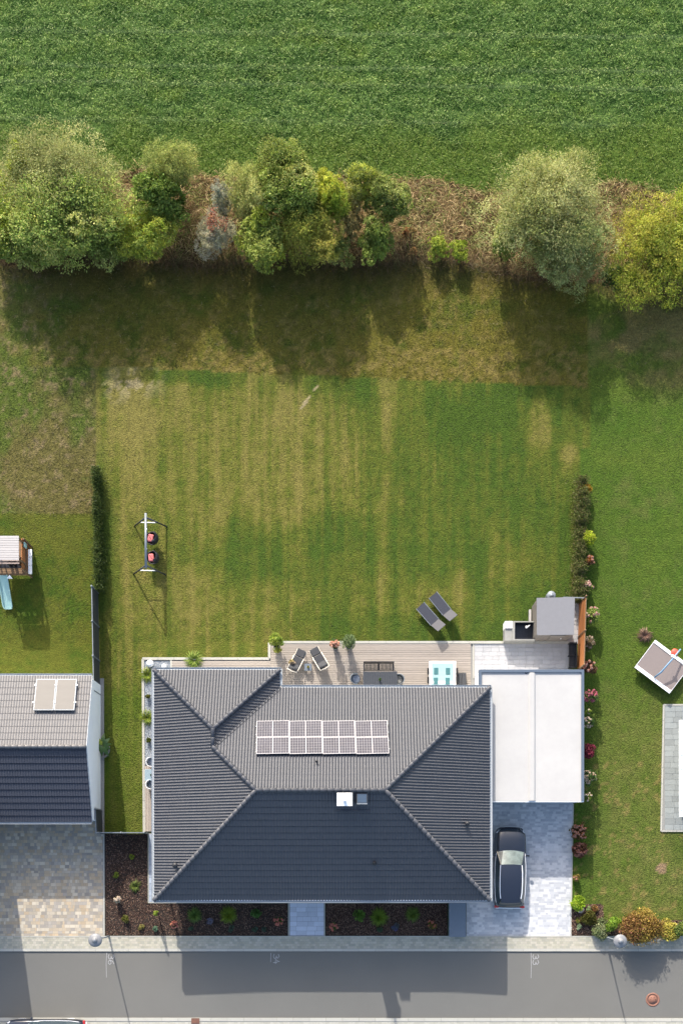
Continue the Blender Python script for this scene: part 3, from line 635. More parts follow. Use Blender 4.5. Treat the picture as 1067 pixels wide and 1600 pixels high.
# downpipes
for x, y in ((xw + .3, yf + .45), (xe - .3, yf + .45)): MB().tube([(x, y, .05), (x, y, EH - .25)], .05).obj('downpipe', M_zinc, house)
def z_front(y): return EH + (y - yf) * TP
def z_rear(y): return EH + (yr - y) * TP
def on(px, py, zf):
    h = 4.
    for _ in range(12): x, y = W(px, py, h); h = zf(x, y)
    return x, y, h
def vent(px, py, zf, up, r=.09, h=.35):
    x, y, z = on(px, py, zf); MB().lathe([(r, -.15), (r, h - .08), (r * 1.6, h - .08), (r * 1.6, h - .03), (.02, h)], (x, y, z), 12).obj('roof_vent', M_black, house)
vent(495, 1190, lambda x, y: z_rear(y), 0, .05, .3); vent(585, 1349, lambda x, y: z_front(y), 0, .08, .25)
vent(275, 1352, lambda x, y: EH + (x - xw) * TP, 0, .10, .4); vent(729, 1287, lambda x, y: EH + (xe - x) * TP, 0, .09, .35)
# chimney and roof hatch
cx, cy, cz = on(538.5, 1249, lambda x, y: z_front(y) + 1.1); zt = cz
ch = MB().box(cx - .36, cy - .30, zt - 2.2, cx + .36, cy + .30, zt - .12).obj('chimney', M_dark, house)
MB().box(cx - .42, cy - .36, zt - .115, cx + .42, cy + .36, zt - .03).add([(cx - .42, cy - .36, zt - .03), (cx + .42, cy - .36, zt - .03), (cx + .42, cy + .36, zt - .03), (cx - .42, cy + .36, zt - .03), (cx, cy - .05, zt + .05)], [(0, 1, 4), (1, 2, 4), (2, 3, 4), (3, 0, 4)]).obj('chimney_cap', M_white, ch)
MB().tube([(cx, cy - .08, zt - .02), (cx, cy - .08, zt + .42)], .09, 12).obj('flue', M_bright, ch)
hx, hy, hz = on(565.5, 1248, lambda x, y: z_front(y) + .35)
hb = MB().box(hx - .30, hy - .30, hz - .9, hx + .30, hy + .30, hz).obj('roof_hatch', M_dark, house)
MB().box(hx - .25, hy - .22, hz + .002, hx + .25, hy + .25, hz + .03).obj('pane', mat('hatch_glass', (.05, .075, .11), rough=.25), hb); MB().box(hx - .29, hy - .31, hz - .02, hx + .29, hy - .24, hz + .04).obj('flap', M_greym, hb)
sk = MB().box(hx - 1.55, hy - .62, 0, hx + .45, hy - .52, .02)
MB().box(cx - .5, cy - .62, z_front(cy - .55) - .05, hx + .45, cy - .5, z_front(cy - .55) + .10).obj('snow_guard', M_dark, house)

# solar array on the rear slope
arr = thing('solar_array', 'row of eight framed solar panels on the sunlit rear slope of the large roof', 'solar panels', (0, 0, 0))
nrr = Vector((0, TP, 1)).normalized(); sd = Vector((0, -1, TP)).normalized()
zfA = lambda x, y: z_rear(y) + .2
pA = Vector(on(400.5, 1126, zfA)); pB = Vector(on(605, 1126, zfA)); pC = Vector(on(400.5, 1178, zfA)); Wt = (pB - pA).x; Lt = (pA - pC).length
basem = Matrix.Translation(pC) @ Matrix(((1, 0, 0), (0, -sd.y, nrr.y), (0, -sd.z, nrr.z))).to_4x4() if False else None
ex = Vector((1, 0, 0)); eyv = (pA - pC).normalized(); ez = ex.cross(eyv)
def fr(u, v, w): return pC + ex * u + eyv * v + ez * w
Mf = Matrix.Translation(pC) @ Matrix(((ex.x, eyv.x, ez.x), (ex.y, eyv.y, ez.y), (ex.z, eyv.z, ez.z))).to_4x4()
pw, plh = Wt / 4, Lt / 2
fm = MB(); fm.cbox((0, 0, 0), (pw - .02, plh - .02, .04)); frame_me = fm.mesh('solar_panel'); frame_me.materials.append(M_solw)
cmb = MB(); cwid = (pw - .02 - .07 - .04) / 2
for hlf in (0, 1):
    ox = -(pw - .02) / 2 + .035 + hlf * (cwid + .04); nc, nr = 6, 6; cw = cwid / nc; chh = (plh - .02 - .07) / nr
    for i in range(nc):
        for j in range(nr): cmb.box(ox + i * cw + .006, -(plh - .02) / 2 + .035 + j * chh + .006, .0215, ox + (i + 1) * cw - .006, -(plh - .02) / 2 + .035 + (j + 1) * chh - .006, .024)
cell_me = cmb.mesh('solar_cells'); cell_me.materials.append(M_cellA)
for i in range(4):
    for j in range(2):
        p = link('solar_panel', frame_me, None, arr); p.matrix_local = Mf @ Matrix.Translation(((i + .5) * pw, (j + .5) * plh, 0)); c = link('cell_grid', cell_me, None, p); c['kind'] = 'stuff'
for v in (.25, .75, 1.25, 1.75):
    r_ = MB().cbox((0, 0, 0), (Wt + .08, .04, .05)).obj('mounting_rail', M_greym, arr); r_.matrix_local = Mf @ Matrix.Translation((Wt / 2, v * plh, -.05))

# ------------------------------------------------------------------ garage
GH = 2.85; gx0, gy1 = W(748, 1046, GH); gx1, gy0 = W(912, 1252.5, GH)
gar = thing('flat_roof_garage', 'double garage with white flat roof and blue grey rim beside the driveway', 'garage', (0, 0, 0))
MB().box(gx0 + .06, gy0 + .06, 0, gx1 - .06, gy1 - .06, GH - .2).obj('wall', M_render, gar)
MB().box(gx0 + .1, gy0 + .02, GH - .19, gx1 - .1, gy1 - .1, GH - .09).obj('roof_membrane', M_memb, gar)
rim = MB(); t = .16; rim.box(gx0, gy1 - t, GH - .4, gx1, gy1, GH).box(gx0, gy0 + .05, GH - .4, gx0 + t, gy1 - t - .002, GH).box(gx1 - t, gy0 + .05, GH - .4, gx1, gy1 - t - .002, GH); rim.obj('roof_rim', M_fascia, gar)
MB().box(gx0, gy0 - .02, GH - .36, gx1, gy0 + .045, GH - .1).obj('front_fascia', M_white, gar)
xm = W(831, 1100, GH)[0]
MB().add([(xm - .22, gy0 + .06, GH - .088), (xm + .22, gy0 + .06, GH - .088), (xm + .12, gy0 + .06, GH + .0), (xm - .12, gy0 + .06, GH + .0), (xm - .22, gy1 - .18, GH - .088), (xm + .22, gy1 - .18, GH - .088), (xm + .12, gy1 - .18, GH + .0), (xm - .12, gy1 - .18, GH + .0)],
         [(0, 1, 2, 3), (7, 6, 5, 4), (1, 5, 6, 2), (2, 6, 7, 3), (3, 7, 4, 0)]).obj('roof_divider', M_memb, gar)
for px_ in (822, 909):
    x, y = W(px_, 1051, GH); MB().lathe([(.07, -.12), (.07, -.07), (.03, -.07)], (x, y, GH), 14).obj('roof_drain', M_dark, gar)
xh = W(768, 1253, 2)[0]
for a, b in ((xh + .2, xm - .15), (xm + .15, gx1 - .25)):
    d = MB().box(a, gy0 + .02, .05, b, gy0 + .055, 2.3).obj('garage_door', mat('door_grey', A(168, 184, 200, .6), rough=.5, noise=(3, .05)), gar)
    for k in range(4): MB().box(a + .05, gy0 - .0, .12 + k * .55, b - .05, gy0 + .018, .6 + k * .55).obj('door_panel', MATS['door_grey'], d)

# ------------------------------------------------------------------ left neighbour's garage
NE, NRZ = 2.75, 4.35
ng = thing('pitched_roof_garage', 'neighbour garage at the left edge with tiled pitched roof and white gable wall', 'garage', (0, 0, 0))
nx1 = (158.5 - NX) / S; nx0 = -26.0; ny1 = W(0, 1056, NE)[1]; ny0 = W(0, 1284, NE)[1]; nry = W(0, 1166.5, NRZ)[1]
tr1 = (NRZ - NE) / (ny1 - nry); tr0 = (NRZ - NE) / (nry - ny0)
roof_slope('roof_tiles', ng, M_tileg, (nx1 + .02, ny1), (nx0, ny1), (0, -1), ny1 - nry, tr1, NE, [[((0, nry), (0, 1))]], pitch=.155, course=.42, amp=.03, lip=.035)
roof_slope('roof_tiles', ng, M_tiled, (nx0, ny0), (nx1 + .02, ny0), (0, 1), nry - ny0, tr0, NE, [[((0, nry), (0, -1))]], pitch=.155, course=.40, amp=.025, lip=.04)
ridge_caps('ridge_tiles', ng, M_tileg, (nx0, nry, NRZ + .05), (nx1, nry, NRZ + .05), .11)
MB().add([(nx0, ny0 + .15, 0), (nx1 - .02, ny0 + .15, 0), (nx1 - .02, ny1 - .15, 0), (nx0, ny1 - .15, 0), (nx0, ny0 + .15, NE - .05), (nx1 - .02, ny0 + .15, NE - .05), (nx1 - .02, ny1 - .15, NE - .05), (nx0, ny1 - .15, NE - .05), (nx0, nry, NRZ - .06), (nx1 - .02, nry, NRZ - .06)],
         [(0, 3, 2, 1), (0, 1, 5, 4), (2, 3, 7, 6), (1, 2, 6, 9, 5), (3, 0, 4, 8, 7), (4, 5, 9, 8), (6, 7, 8, 9)]).obj('wall', M_render, ng)
gutter(ng, (nx0, ny0 - .08), (nx1, ny0 - .08), NE, M_zinc, .06); gutter(ng, (nx1, ny1 + .08), (nx0, ny1 + .08), NE, M_zinc, .06)
for yy in (ny0 + (nry - ny0) / 2, ny1 - (ny1 - nry) / 2):
    pass
vb = MB()
for (ya, yb) in ((ny0, nry), (ny1, nry)): vb.tube([(nx1 + .03, ya, NE - .02), (nx1 + .03, yb, NRZ - .0)], .03, 6)
vb.obj('verge_trim', M_zinc, ng)
MB().box(nx0, ny0 + .1, .1, nx1 - 1.2, ny0 + .14, 2.2).obj('garage_door', M_greym, ng)
nar = thing('solar_collector', 'two beige flat solar collectors on the neighbour garage roof', 'solar panels', (0, 0, 0))
zfN = lambda x, y: NE + (ny1 - y) * tr1 + .22
qA = Vector(on(54, 1061.5, zfN)); qB = Vector(on(118, 1061.5, zfN)); qC = Vector(on(52.5, 1110, zfN)); Wq = (qB - qA).x; Lq = (qA - qC).length
eyq = (Vector((qC.x, qA.y, qA.z)) - qC).normalized(); ezq = ex.cross(eyq); Mq = Matrix.Translation(qC) @ Matrix(((1, eyq.x, ezq.x), (0, eyq.y, ezq.y), (0, eyq.z, ezq.z))).to_4x4()
for i in range(2):
    p = MB().cbox((0, 0, 0), (Wq / 2 - .03, Lq, .08)).obj('collector', M_greym, nar); p.matrix_local = Mq @ Matrix.Translation(((i + .5) * Wq / 2, Lq / 2, 0)); q = MB().cbox((0, 0, .045), (Wq / 2 - .12, Lq - .09, .012)).obj('glass', M_coll, p)
for v in (.25, .8):
    for i in range(3): p = MB().bevbox((0, 0, 0), (.12, .12, .06), .02).obj('clamp', M_bright, nar); p.matrix_local = Mq @ Matrix.Translation((i * Wq / 2, v * Lq, .05))
# tall house beyond the left edge
tl = thing('gabled_house', 'tall white gabled neighbour house standing beyond the left edge', 'house', (0, 0, 0))
hx1 = (-9 - NX) / S; hx0 = hx1 - 10; hy1 = (NY - 1230) / S; hy0 = (NY - 1440) / S; hry = (hy0 + hy1) / 2; HZ = 3.0; t7 = .78; hzr = HZ + (hy1 - hry) * t7
# the garage ends where this house starts
MB().add([(hx0, hy0 + .4, 0), (hx1 - .3, hy0 + .4, 0), (hx1 - .3, hy1 - .4, 0), (hx0, hy1 - .4, 0), (hx0, hy0 + .4, HZ), (hx1 - .3, hy0 + .4, HZ), (hx1 - .3, hy1 - .4, HZ), (hx0, hy1 - .4, HZ), (hx0, hry, hzr - .25), (hx1 - .3, hry, hzr - .25)],
         [(0, 3, 2, 1), (0, 1, 5, 4), (2, 3, 7, 6), (1, 2, 6, 9, 5), (3, 0, 4, 8, 7), (4, 5, 9, 8), (6, 7, 8, 9)]).obj('wall', M_render, tl)
roof_slope('roof_tiles', tl, M_tile, (hx1, hy1), (hx0, hy1), (0, -1), hy1 - hry, t7, HZ, [[((0, hry), (0, 1))]])
roof_slope('roof_tiles', tl, M_tile, (hx0, hy0), (hx1, hy0), (0, 1), hy1 - hry, t7, HZ, [[((0, hry), (0, -1))]])
ridge_caps('ridge_tiles', tl, M_tile, (hx0, hry, hzr + .05), (hx1, hry, hzr + .05))
window(tl, hry - .7, 3.4, hry + .7, 4.6, hx1 - .3, 1, False)

# right neighbour's white garden roof
rn = thing('white_canopy', 'white flat canopy roof over the grey terrace at the right edge', 'canopy', (0, 0, 0))
cx0, cy1 = W(1060.5, 1125, 2.4); cy0 = W(0, 1276, 2.4)[1]; cx1 = cx0 + 3.5
MB().box(cx0, cy0, 2.3, cx1, cy1, 2.4).obj('roof', M_white, rn)
for i in range(7): y_ = cy0 + (i + .5) * (cy1 - cy0) / 7; MB().box(cx0 + .05, y_ - .03, 2.41, cx1, y_ + .03, 2.44).obj('batten', M_white, rn)
for x in (cx0 + 1.2, cx1 - .15):
    for y in (cy0 + .15, cy1 - .15): MB().box(x - .05, y - .05, .05, x + .05, y + .05, 2.3).obj('post', M_white, rn)
gc = thing('garden_chair', 'blue grey folding chair half under the white canopy at the right edge', 'chair', (*W(1066, 1256), .05))
MB().bevbox((0, 0, .45), (.5, .5, .05), .02).obj('seat', M_blade, gc); MB().bevbox((0, .26, .75), (.5, .05, .55), .02).obj('backrest', M_blade, gc)
for x in (-.22, .22):
    for y in (-.22, .22): MB().tube([(x, y, 0), (x, y, .45)], .015, 6).obj('leg', M_dark, gc)

# ------------------------------------------------------------------ fences
def fence(label, p0, p1, h, n, mslat, mpost, base=None, slats=12, side=1, lean=0):
    a = Vector((*W(*p0), 0)); b = Vector((*W(*p1), 0)); d = b - a; L = d.length; t = thing('slat_fence', label, 'fence', a, math.atan2(d.y, d.x))
    sh = h / slats; me = MB().box(0, -.012, 0, L / n - .06, .012, sh - .012).mesh('slat'); me.materials.append(mslat)
    for i in range(n):
        for k in range(slats):
            s_ = link('slat', me, None, t); s_.location = (i * L / n + .03, 0, .06 + k * sh)
    for i in range(n + 1):
        po = MB().box(-.035, -.045, 0, .035, .045, h + .12).obj('post', mpost, t); po.location = (i * L / n, 0, 0); MB().lathe([(.06, 0), (.06, .03), (0, .05)], (0, 0, h + .12), 10).obj('post_cap', mpost, po)
    MB().box(0.04, -.025, h + .062, L - .04, .025, h + .09).obj('top_rail', mpost, t)
    if base: MB().box(0, -.16, 0, L, -.06, .14).obj('base_kerb', M_kerbw, t)
    return t
fence('long charcoal slat fence from the dark hedge to the neighbour garage, left of the lawn', (154, 927), (157, 1086), 1.85, 3, M_dark, M_greym, 1)
fence('short charcoal slat fence at the front corner of the neighbour garage', (159.5, 1266), (161, 1302), 1.85, 1, M_dark, M_greym, .8)
fence('charcoal slat fence closing the gap between neighbour garage and house, above the bark bed', (162, 1302), (232, 1302), 1.5, 2, M_dark, M_greym, None)
of = fence('orange wooden privacy fence behind the shed at the right of the patio', (901, 1048), (904, 944), 2.2, 2, M_orange, M_brown, None, 10)
bar = MB().cbox((0, 0, 0), (1.35, .06, .06)).obj('cross_rail', M_greym, of); bar.location = (of.matrix_world.inverted() @ Vector((0, 0, 0))) if False else (4.05, .62, 1.9); bar.rotation_euler.z = math.pi / 2

# ------------------------------------------------------------------ shed, outdoor kitchen, barrel
SH = 2.35; sx0, sy1 = W(838.5, 933, SH); sx1, sy0 = W(897.5, 992, SH)
shd = thing('garden_shed', 'square garden shed with light grey felt roof behind the garage', 'shed', (0, 0, 0))
MB().box(sx0 + .05, sy0 + .06, 0, sx1 - .12, sy1 - .08, SH - .12).obj('wall', M_shedw, shd)
MB().add([(sx0, sy0, SH - .12), (sx1 - .05, sy0 + .02, SH - .12), (sx1, sy1, SH - .06), (sx0 - .02, sy1 - .05, SH - .06), (sx0, sy0, SH - .04), (sx1 - .05, sy0 + .02, SH - .04), (sx1, sy1, SH + .02), (sx0 - .02, sy1 - .05, SH + .02)],
         [(3, 2, 1, 0), (4, 5, 6, 7), (0, 1, 5, 4), (1, 2, 6, 5), (2, 3, 7, 6), (3, 0, 4, 7)]).obj('roof', M_shedr, shd)
d = MB().box(sx0 + .9, sy0 + .02, .1, sx0 + 1.75, sy0 + .058, 2.0).obj('door', M_shedw, shd); MB().box(sx0 + 1.6, sy0 - .01, 1.0, sx0 + 1.65, sy0 + .018, 1.15).obj('handle', M_chrome, d)
for i in range(12): MB().box(sx0 + .06 + i * .175, sy0 + .04, .08, sx0 + .06 + i * .175 + .16, sy0 + .058, SH - .14).obj('plank', M_shedw, shd) if not (3 < i < 10) else None
for i in range(12):
    y_ = sy0 + .1 + i * .172; MB().box(sx0 + .028, y_, .08, sx0 + .048, y_ + .16, SH - .14).obj('plank', M_shedw, shd)
MB().box(sx0 - .16, sy0 + .7, 0, sx0 - .04, sy1 - .3, .3).obj('side_ledge', M_woodw, shd)
bl = thing('rain_barrel', 'round grey lidded rain barrel poking out behind the shed', 'barrel', (*W(857, 935.5), 0))
MB().lathe([(.22, 0), (.27, .3), (.28, .6), (.25, .9)], n=20).obj('body', M_greym, bl); MB().lathe([(.27, .88), (.27, .93), (.2, .96), (.12, .97), (.12, 1.0), (0, 1.01)], n=20).obj('lid', M_greym, bl)
# outdoor kitchen
KH = .95; kx0, ky1 = W(788.5, 970.5, KH); kx1, ky0 = W(836, 1000.5, KH)
kt = thing('outdoor_kitchen', 'grey stone outdoor kitchen with black recess and white tap left of the shed', 'outdoor kitchen', (0, 0, 0))
ww = .07
mbk = MB(); mbk.box(kx0 + .60, ky0, 0, kx1, ky0 + ww, KH).box(kx0 + .60, ky1 - ww, 0, kx1, ky1, KH).box(kx0 + .44, ky0, 0, kx0 + .598, ky1, KH); mbk.obj('stone_rim', M_stone, kt)
MB().box(kx0 + .60, ky0 + ww + .002, 0, kx1, ky1 - ww - .002, .42).obj('recess_floor', M_granite, kt)
for x in (.602, ): MB().box(kx0 + x, ky0 + ww, .42, kx0 + x + .02, ky1 - ww, KH - .02).obj('granite_panel', M_granite, kt)
MB().box(kx0 + .625, ky1 - ww - .02, .42, kx1, ky1 - ww, KH - .02).obj('granite_panel', M_granite, kt); MB().box(kx0 + .625, ky0 + ww, .42, kx1, ky0 + ww + .02, KH - .02).obj('granite_panel', M_granite, kt)
for i in range(3): MB().box(kx0 + .66 + i * .37, ky0 + .15, .425, kx0 + 1.01 + i * .37, ky1 - .15, .44).obj('granite_tile', M_granite, kt)
MB().box(kx0, ky1 - .42, 0, kx0 + .435, ky1, KH + .01).obj('stone_top', M_white, kt)
MB().box(kx0, ky0, 0, kx0 + .435, ky1 - .425, KH - .08).obj('planter', M_stone, kt)
tp = MB().tube([(kx0 + 1.45, ky1 - .3, .44), (kx0 + 1.45, ky1 - .3, 1.2), (kx0 + 1.42, ky1 - .34, 1.3), (kx0 + 1.3, ky1 - .42, 1.28)], .03, 8).obj('tap', M_bright, kt); MB().lathe([(0, .07), (.07, .05), (.08, 0), (.05, -.05), (0, -.06)], (kx0 + 1.27, ky1 - .42, 1.25), 12).obj('shower_head', M_white, kt)

# ------------------------------------------------------------------ foliage builders
def crown_arrays(r3, n, lobes, leaf, cols, seed, lumpy=.42, droop=0., outl=.08, clump=.17):
    rng = np.random.default_rng(seed); r3 = np.array(r3)
    d = norm(rng.normal(size=(lobes, 3))); d[:, 2] = np.where(d[:, 2] < -.75, -d[:, 2], d[:, 2]); cen = d * rng.uniform(.35, .82, (lobes, 1)) * r3; lr = rng.uniform(.6, 1.25, lobes) * lumpy * r3.mean()
    cen[0] *= .2; lr[0] = lumpy * 1.5 * r3.mean()
    wgt = lr ** 2; li = rng.choice(lobes, n, p=wgt / wgt.sum()); dd = norm(rng.normal(size=(n, 3))); dd[:, 2] = np.where(rng.random(n) < .3, np.abs(dd[:, 2]), dd[:, 2])
    rr = (1 - rng.random(n) ** 1.6 * .5) * (1 + (rng.random(n) < outl) * rng.uniform(.0, .35, n))
    # small clumps
    ncl = max(12, n // 32); cd = norm(rng.normal(size=(ncl, 3))); cd[:, 2] = np.where(rng.random(ncl) < .4, np.abs(cd[:, 2]), cd[:, 2]); ci = rng.integers(0, ncl, n); cli = rng.choice(lobes, ncl, p=wgt / wgt.sum()); li = cli[ci]
    dd = norm(cd[ci] + rng.normal(size=(n, 3)) * clump); crr = (1 - rng.random(ncl) ** 1.5 * .45) * (1 + (rng.random(ncl) < .22) * rng.uniform(.1, .4, ncl)); rr = crr[ci] * rng.uniform(.86, 1.08, n)
    sc = lr[li][:, None] * (r3 / r3.mean()); P = cen[li] + dd * rr[:, None] * sc
    ax = norm(dd * .7 + rng.normal(size=(n, 3)) * .55 + np.array([0, 0, -droop])); nr = norm(dd + rng.normal(size=(n, 3)) * .5)
    L = rng.uniform(.7, 1.35, n) * leaf[0]; Wd = L * leaf[1] / leaf[0] * rng.uniform(.8, 1.2, n)
    lobc = np.array(cols)[rng.integers(0, len(cols), lobes)]; c = lobc[li] * .55 + np.array(cols)[rng.integers(0, len(cols), n)] * .45
    c = c * (1 + rng.uniform(-.28, .28, (n, 1))) * (1 + rng.uniform(-.08, .08, (n, 3))) * (1 + rng.uniform(-.12, .12, (lobes, 1)))[li] * (1 + rng.uniform(-.22, .22, (ncl, 1)))[ci]
    V, F = leaf_quads(P, ax, nr, L, Wd); return V, F, c, cen, lr
def tree(name, label, cat, px, py, hc, r3, n, lobes, leaf, cols, seed, lumpy=.42, droop=0., extra=None, group=None, outl=.08):
    x, y = W(px, py, hc); t = thing(name, label, cat, (x, y, 0), 0, group)
    r3 = (r3[0] * 1.13, r3[1] * 1.12, max(r3[2], hc * .8) if seed != 4 else r3[2]); V, F, c, cen, lr = crown_arrays(r3, int(n * 2.0), int(lobes * 1.6), (leaf[0] * .84, leaf[1] * .82), cols, seed, lumpy * .95, droop, outl); c = c * (2.3 if 'golden' in name else 2.4)
    V = V + [0, 0, hc]; V[:, 2] = np.maximum(V[:, 2], .04); cc = rep(c, 4)
    o = npmesh('crown', V, F, M_leaf, cc, parent=t)
    rng = random.Random(seed); mb = MB(); tr = max(.04, min(.16, r3[2] * .05)); mb.tube([(0, 0, -.05), (rng.uniform(-.1, .1), rng.uniform(-.1, .1), hc * .5), (0, 0, hc * .9)], [tr, tr * .8, tr * .4], 8)
    mb.obj('trunk', M_bark, t)
    lm = MB()
    for i in range(min(len(cen), 14)):
        e = Vector(cen[i]) + Vector((0, 0, hc)); s_ = Vector((0, 0, hc * rng.uniform(.3, .6))); m_ = (s_ + e) / 2 + Vector((0, 0, -.1)); lm.tube([s_, m_, e], [tr * .55, tr * .35, tr * .12], 5)
    lm.obj('limbs', M_bark, t)
    if extra: extra(t, cen, lr, hc)
    return t
GG = 'shrubs and small trees of the hedgerow'
SILV = [A(134, 138, 84), A(154, 156, 100), A(116, 124, 70), A(166, 166, 112)]
OLV = [A(138, 144, 76), A(116, 128, 64), A(158, 158, 92), A(98, 112, 54)]
GRN = [A(112, 126, 52), A(94, 112, 44), A(134, 144, 66), A(144, 152, 80)]
YEL = [A(148, 156, 52), A(126, 144, 46), A(168, 168, 64), A(108, 130, 42)]
LIME = [A(140, 152, 56), A(120, 138, 46), A(156, 164, 72)]
YLF = [A(168, 172, 92), A(134, 150, 70), A(186, 184, 110), A(100, 122, 58), A(120, 138, 64)]
BLU = [A(150, 146, 112), A(132, 130, 100), A(168, 162, 128)]
DKG = [A(58, 84, 40), A(46, 70, 34), A(76, 98, 46)]
T = tree
T('willow_tree', 'large silvery green willow, upper of the pair at the left edge', 'tree', 92, 288, 3.0, (3.2, 2.9, 2.4), 24000, 20, (.15, .05), SILV, 1, group=GG, outl=.14)
T('broadleaf_tree', 'wide pale yellow speckled tree below the silvery willow at the left edge', 'tree', 118, 352, 2.6, (3.9, 2.5, 2.2), 26000, 22, (.15, .085), YLF, 2, group=GG)
T('yellow_green_shrub', 'bright yellow green shrub cut by the left edge of the picture', 'shrub', 8, 338, 2.2, (1.7, 2.2, 1.8), 8000, 10, (.14, .07), LIME, 3, group=GG)
T('small_leaf_shrub', 'small lime shrub poking up between the two left willows', 'shrub', 122, 296, 3.9, (.7, .8, .8), 2200, 6, (.16, .09), [A(136, 164, 60), A(110, 144, 50), A(156, 180, 80)], 4, group=GG)
T('yellow_green_shrub', 'small yellow shrub at the top left corner of the silvery willow', 'shrub', 32, 258, 2.6, (.9, .9, .9), 2600, 6, (.14, .06), LIME + YEL, 5, group=GG)
T('feathery_shrub', 'feathery olive shrub right of the straw gap, highest of its clump', 'shrub', 272, 266, 2.6, (1.8, 1.3, 1.4), 10000, 12, (.16, .035), OLV, 6, group=GG, outl=.2)
T('broadleaf_shrub', 'dark bright green leafy shrub in the middle of the left clump', 'shrub', 262, 310, 2.4, (1.8, 1.4, 1.5), 8500, 12, (.17, .10), [A(100, 120, 48), A(122, 144, 60), A(80, 100, 40), A(142, 158, 80)], 7, group=GG)
T('yellow_green_shrub', 'yellow green shrub hanging over the shaded meadow left of the silver bush', 'shrub', 228, 364, 2.2, (2.1, 1.6, 1.6), 10500, 12, (.14, .06), YEL + GRN, 8, group=GG, droop=.3)
def berries(t, cen, lr, hc):
    n = 900; rng = np.random.default_rng(4); ang = rng.uniform(0, 2 * np.pi, n); cl = rng.integers(0, 9, n); cc = np.random.default_rng(8).uniform(-1, 1, (9, 2)) * [.55, .6]
    P = np.stack([cc[cl, 0] + rng.normal(0, .12, n) + .1, cc[cl, 1] + rng.normal(0, .2, n), hc + rng.uniform(.9, 1.75, n)], 1)
    V, F = leaf_quads(P, norm(rng.normal(size=(n, 3))), upn(n), .09, .07); o = npmesh('berries', V, F, M_soil, rep(pick([A(196, 124, 84), A(176, 104, 70), A(180, 140, 120)], n, .2), 4), parent=t); o['kind'] = 'stuff'
T('sea_buckthorn', 'silver blue bush with clusters of orange berries', 'shrub', 340, 366, 2.0, (1.35, 1.35, 1.1), 9500, 12, (.14, .03), BLU + [A(164, 160, 144)], 9, group=GG, extra=berries, outl=.2)
T('silver_shrub', 'small dull silver shrub above the orange berried bush', 'shrub', 350, 318, 1.9, (.8, .8, .8), 2800, 7, (.14, .03), [A(150, 152, 134), A(130, 134, 110)], 10, group=GG)
T('feathery_shrub', 'pale feathery olive shrub left of the central clump', 'shrub', 392, 305, 2.8, (1.4, 1.9, 1.5), 9500, 11, (.16, .035), [A(146, 150, 82), A(128, 136, 72), A(162, 162, 100)], 11, group=GG, outl=.18)
T('broadleaf_tree', 'dark green tree at the top of the central clump', 'tree', 437, 268, 3.2, (1.7, 1.4, 1.6), 9500, 12, (.15, .075), GRN + OLV, 12, group=GG)
T('broadleaf_tree', 'pale leaved tree in the middle of the central clump', 'tree', 450, 318, 3.0, (2.0, 1.8, 1.6), 12500, 14, (.16, .09), YLF + GRN, 13, group=GG)
T('broadleaf_shrub', 'mixed green shrub at the bottom left of the central clump', 'shrub', 408, 378, 2.2, (1.7, 1.8, 1.6), 10500, 13, (.15, .07), GRN + YEL[:1], 14, group=GG, droop=.3)
T('willow_tree', 'golden olive shrub hanging at the bottom of the central clump', 'tree', 480, 372, 2.4, (2.1, 1.9, 1.7), 12500, 14, (.16, .045), [A(146, 142, 56), A(126, 130, 52), A(164, 154, 74), A(104, 116, 46)], 15, group=GG, droop=.5)
def fern(t, cen, lr, hc):
    n = 1400; rng = np.random.default_rng(5); k = rng.integers(0, 26, n); a = np.random.default_rng(6).uniform(-.5, 2.3, 26)[k]; s_ = rng.uniform(.1, 1.5, n); D = np.stack([np.cos(a), np.sin(a), .35 + 0 * a], 1)
    P = D * s_[:, None] + rng.normal(0, .06, (n, 3)); P[:, 2] += hc - .25 * s_ ** 2; V, F = leaf_quads(P, norm(D + rng.normal(0, .6, (n, 3))), upn(n, .4), .2, .05)
    npmesh('long_fronds', V, F, M_leaf, rep(pick([A(168, 182, 52), A(146, 166, 50), A(182, 190, 80)], n), 4), parent=t)
T('frond_shrub', 'bright yellow green shrub with long feathery fronds right of the central clump', 'shrub', 510, 318, 2.6, (1.2, 1.5, 1.2), 6000, 10, (.2, .05), YEL, 16, group=GG, extra=fern)
T('feathery_shrub', 'olive shrub behind the right end of the central clump', 'shrub', 572, 292, 2.3, (1.9, 1.0, 1.3), 8000, 11, (.15, .04), OLV + YEL[:1], 17, group=GG, outl=.15)
T('broadleaf_shrub', 'round leafy green shrub, upper of the two right of the central clump', 'shrub', 606, 318, 2.3, (1.3, 1.1, 1.2), 6500, 10, (.14, .08), [A(114, 126, 58), A(96, 110, 48), A(140, 146, 84)], 18, group=GG)
T('broadleaf_shrub', 'narrow bright green shrub hanging below the round leafy one', 'shrub', 588, 372, 1.9, (1.05, 1.35, 1.1), 6500, 9, (.13, .07), [A(116, 132, 56), A(98, 114, 46), A(140, 150, 80)], 19, group=GG, droop=.3)
T('lime_bush', 'small lime bush on the straw bank, left of a pair', 'bush', 686, 386, .9, (.75, .85, .7), 2600, 7, (.12, .05), LIME, 20, group=GG)
T('lime_bush', 'small lime bush on the straw bank, right of a pair', 'bush', 719, 392, .8, (.65, .6, .6), 2000, 6, (.12, .05), LIME, 21, group=GG)
T('willow_tree', 'big round silvery willow standing alone at the right', 'tree', 848, 330, 3.3, (3.3, 3.3, 2.7), 30000, 24, (.16, .05), SILV + OLV[:1], 22, group=GG, outl=.14)
T('willow_tree', 'low silvery willow joined to the lower right of the big round one', 'tree', 893, 388, 2.6, (2.5, 2.0, 2.0), 14000, 14, (.15, .055), SILV + [A(120, 140, 84)], 23, group=GG, outl=.12)
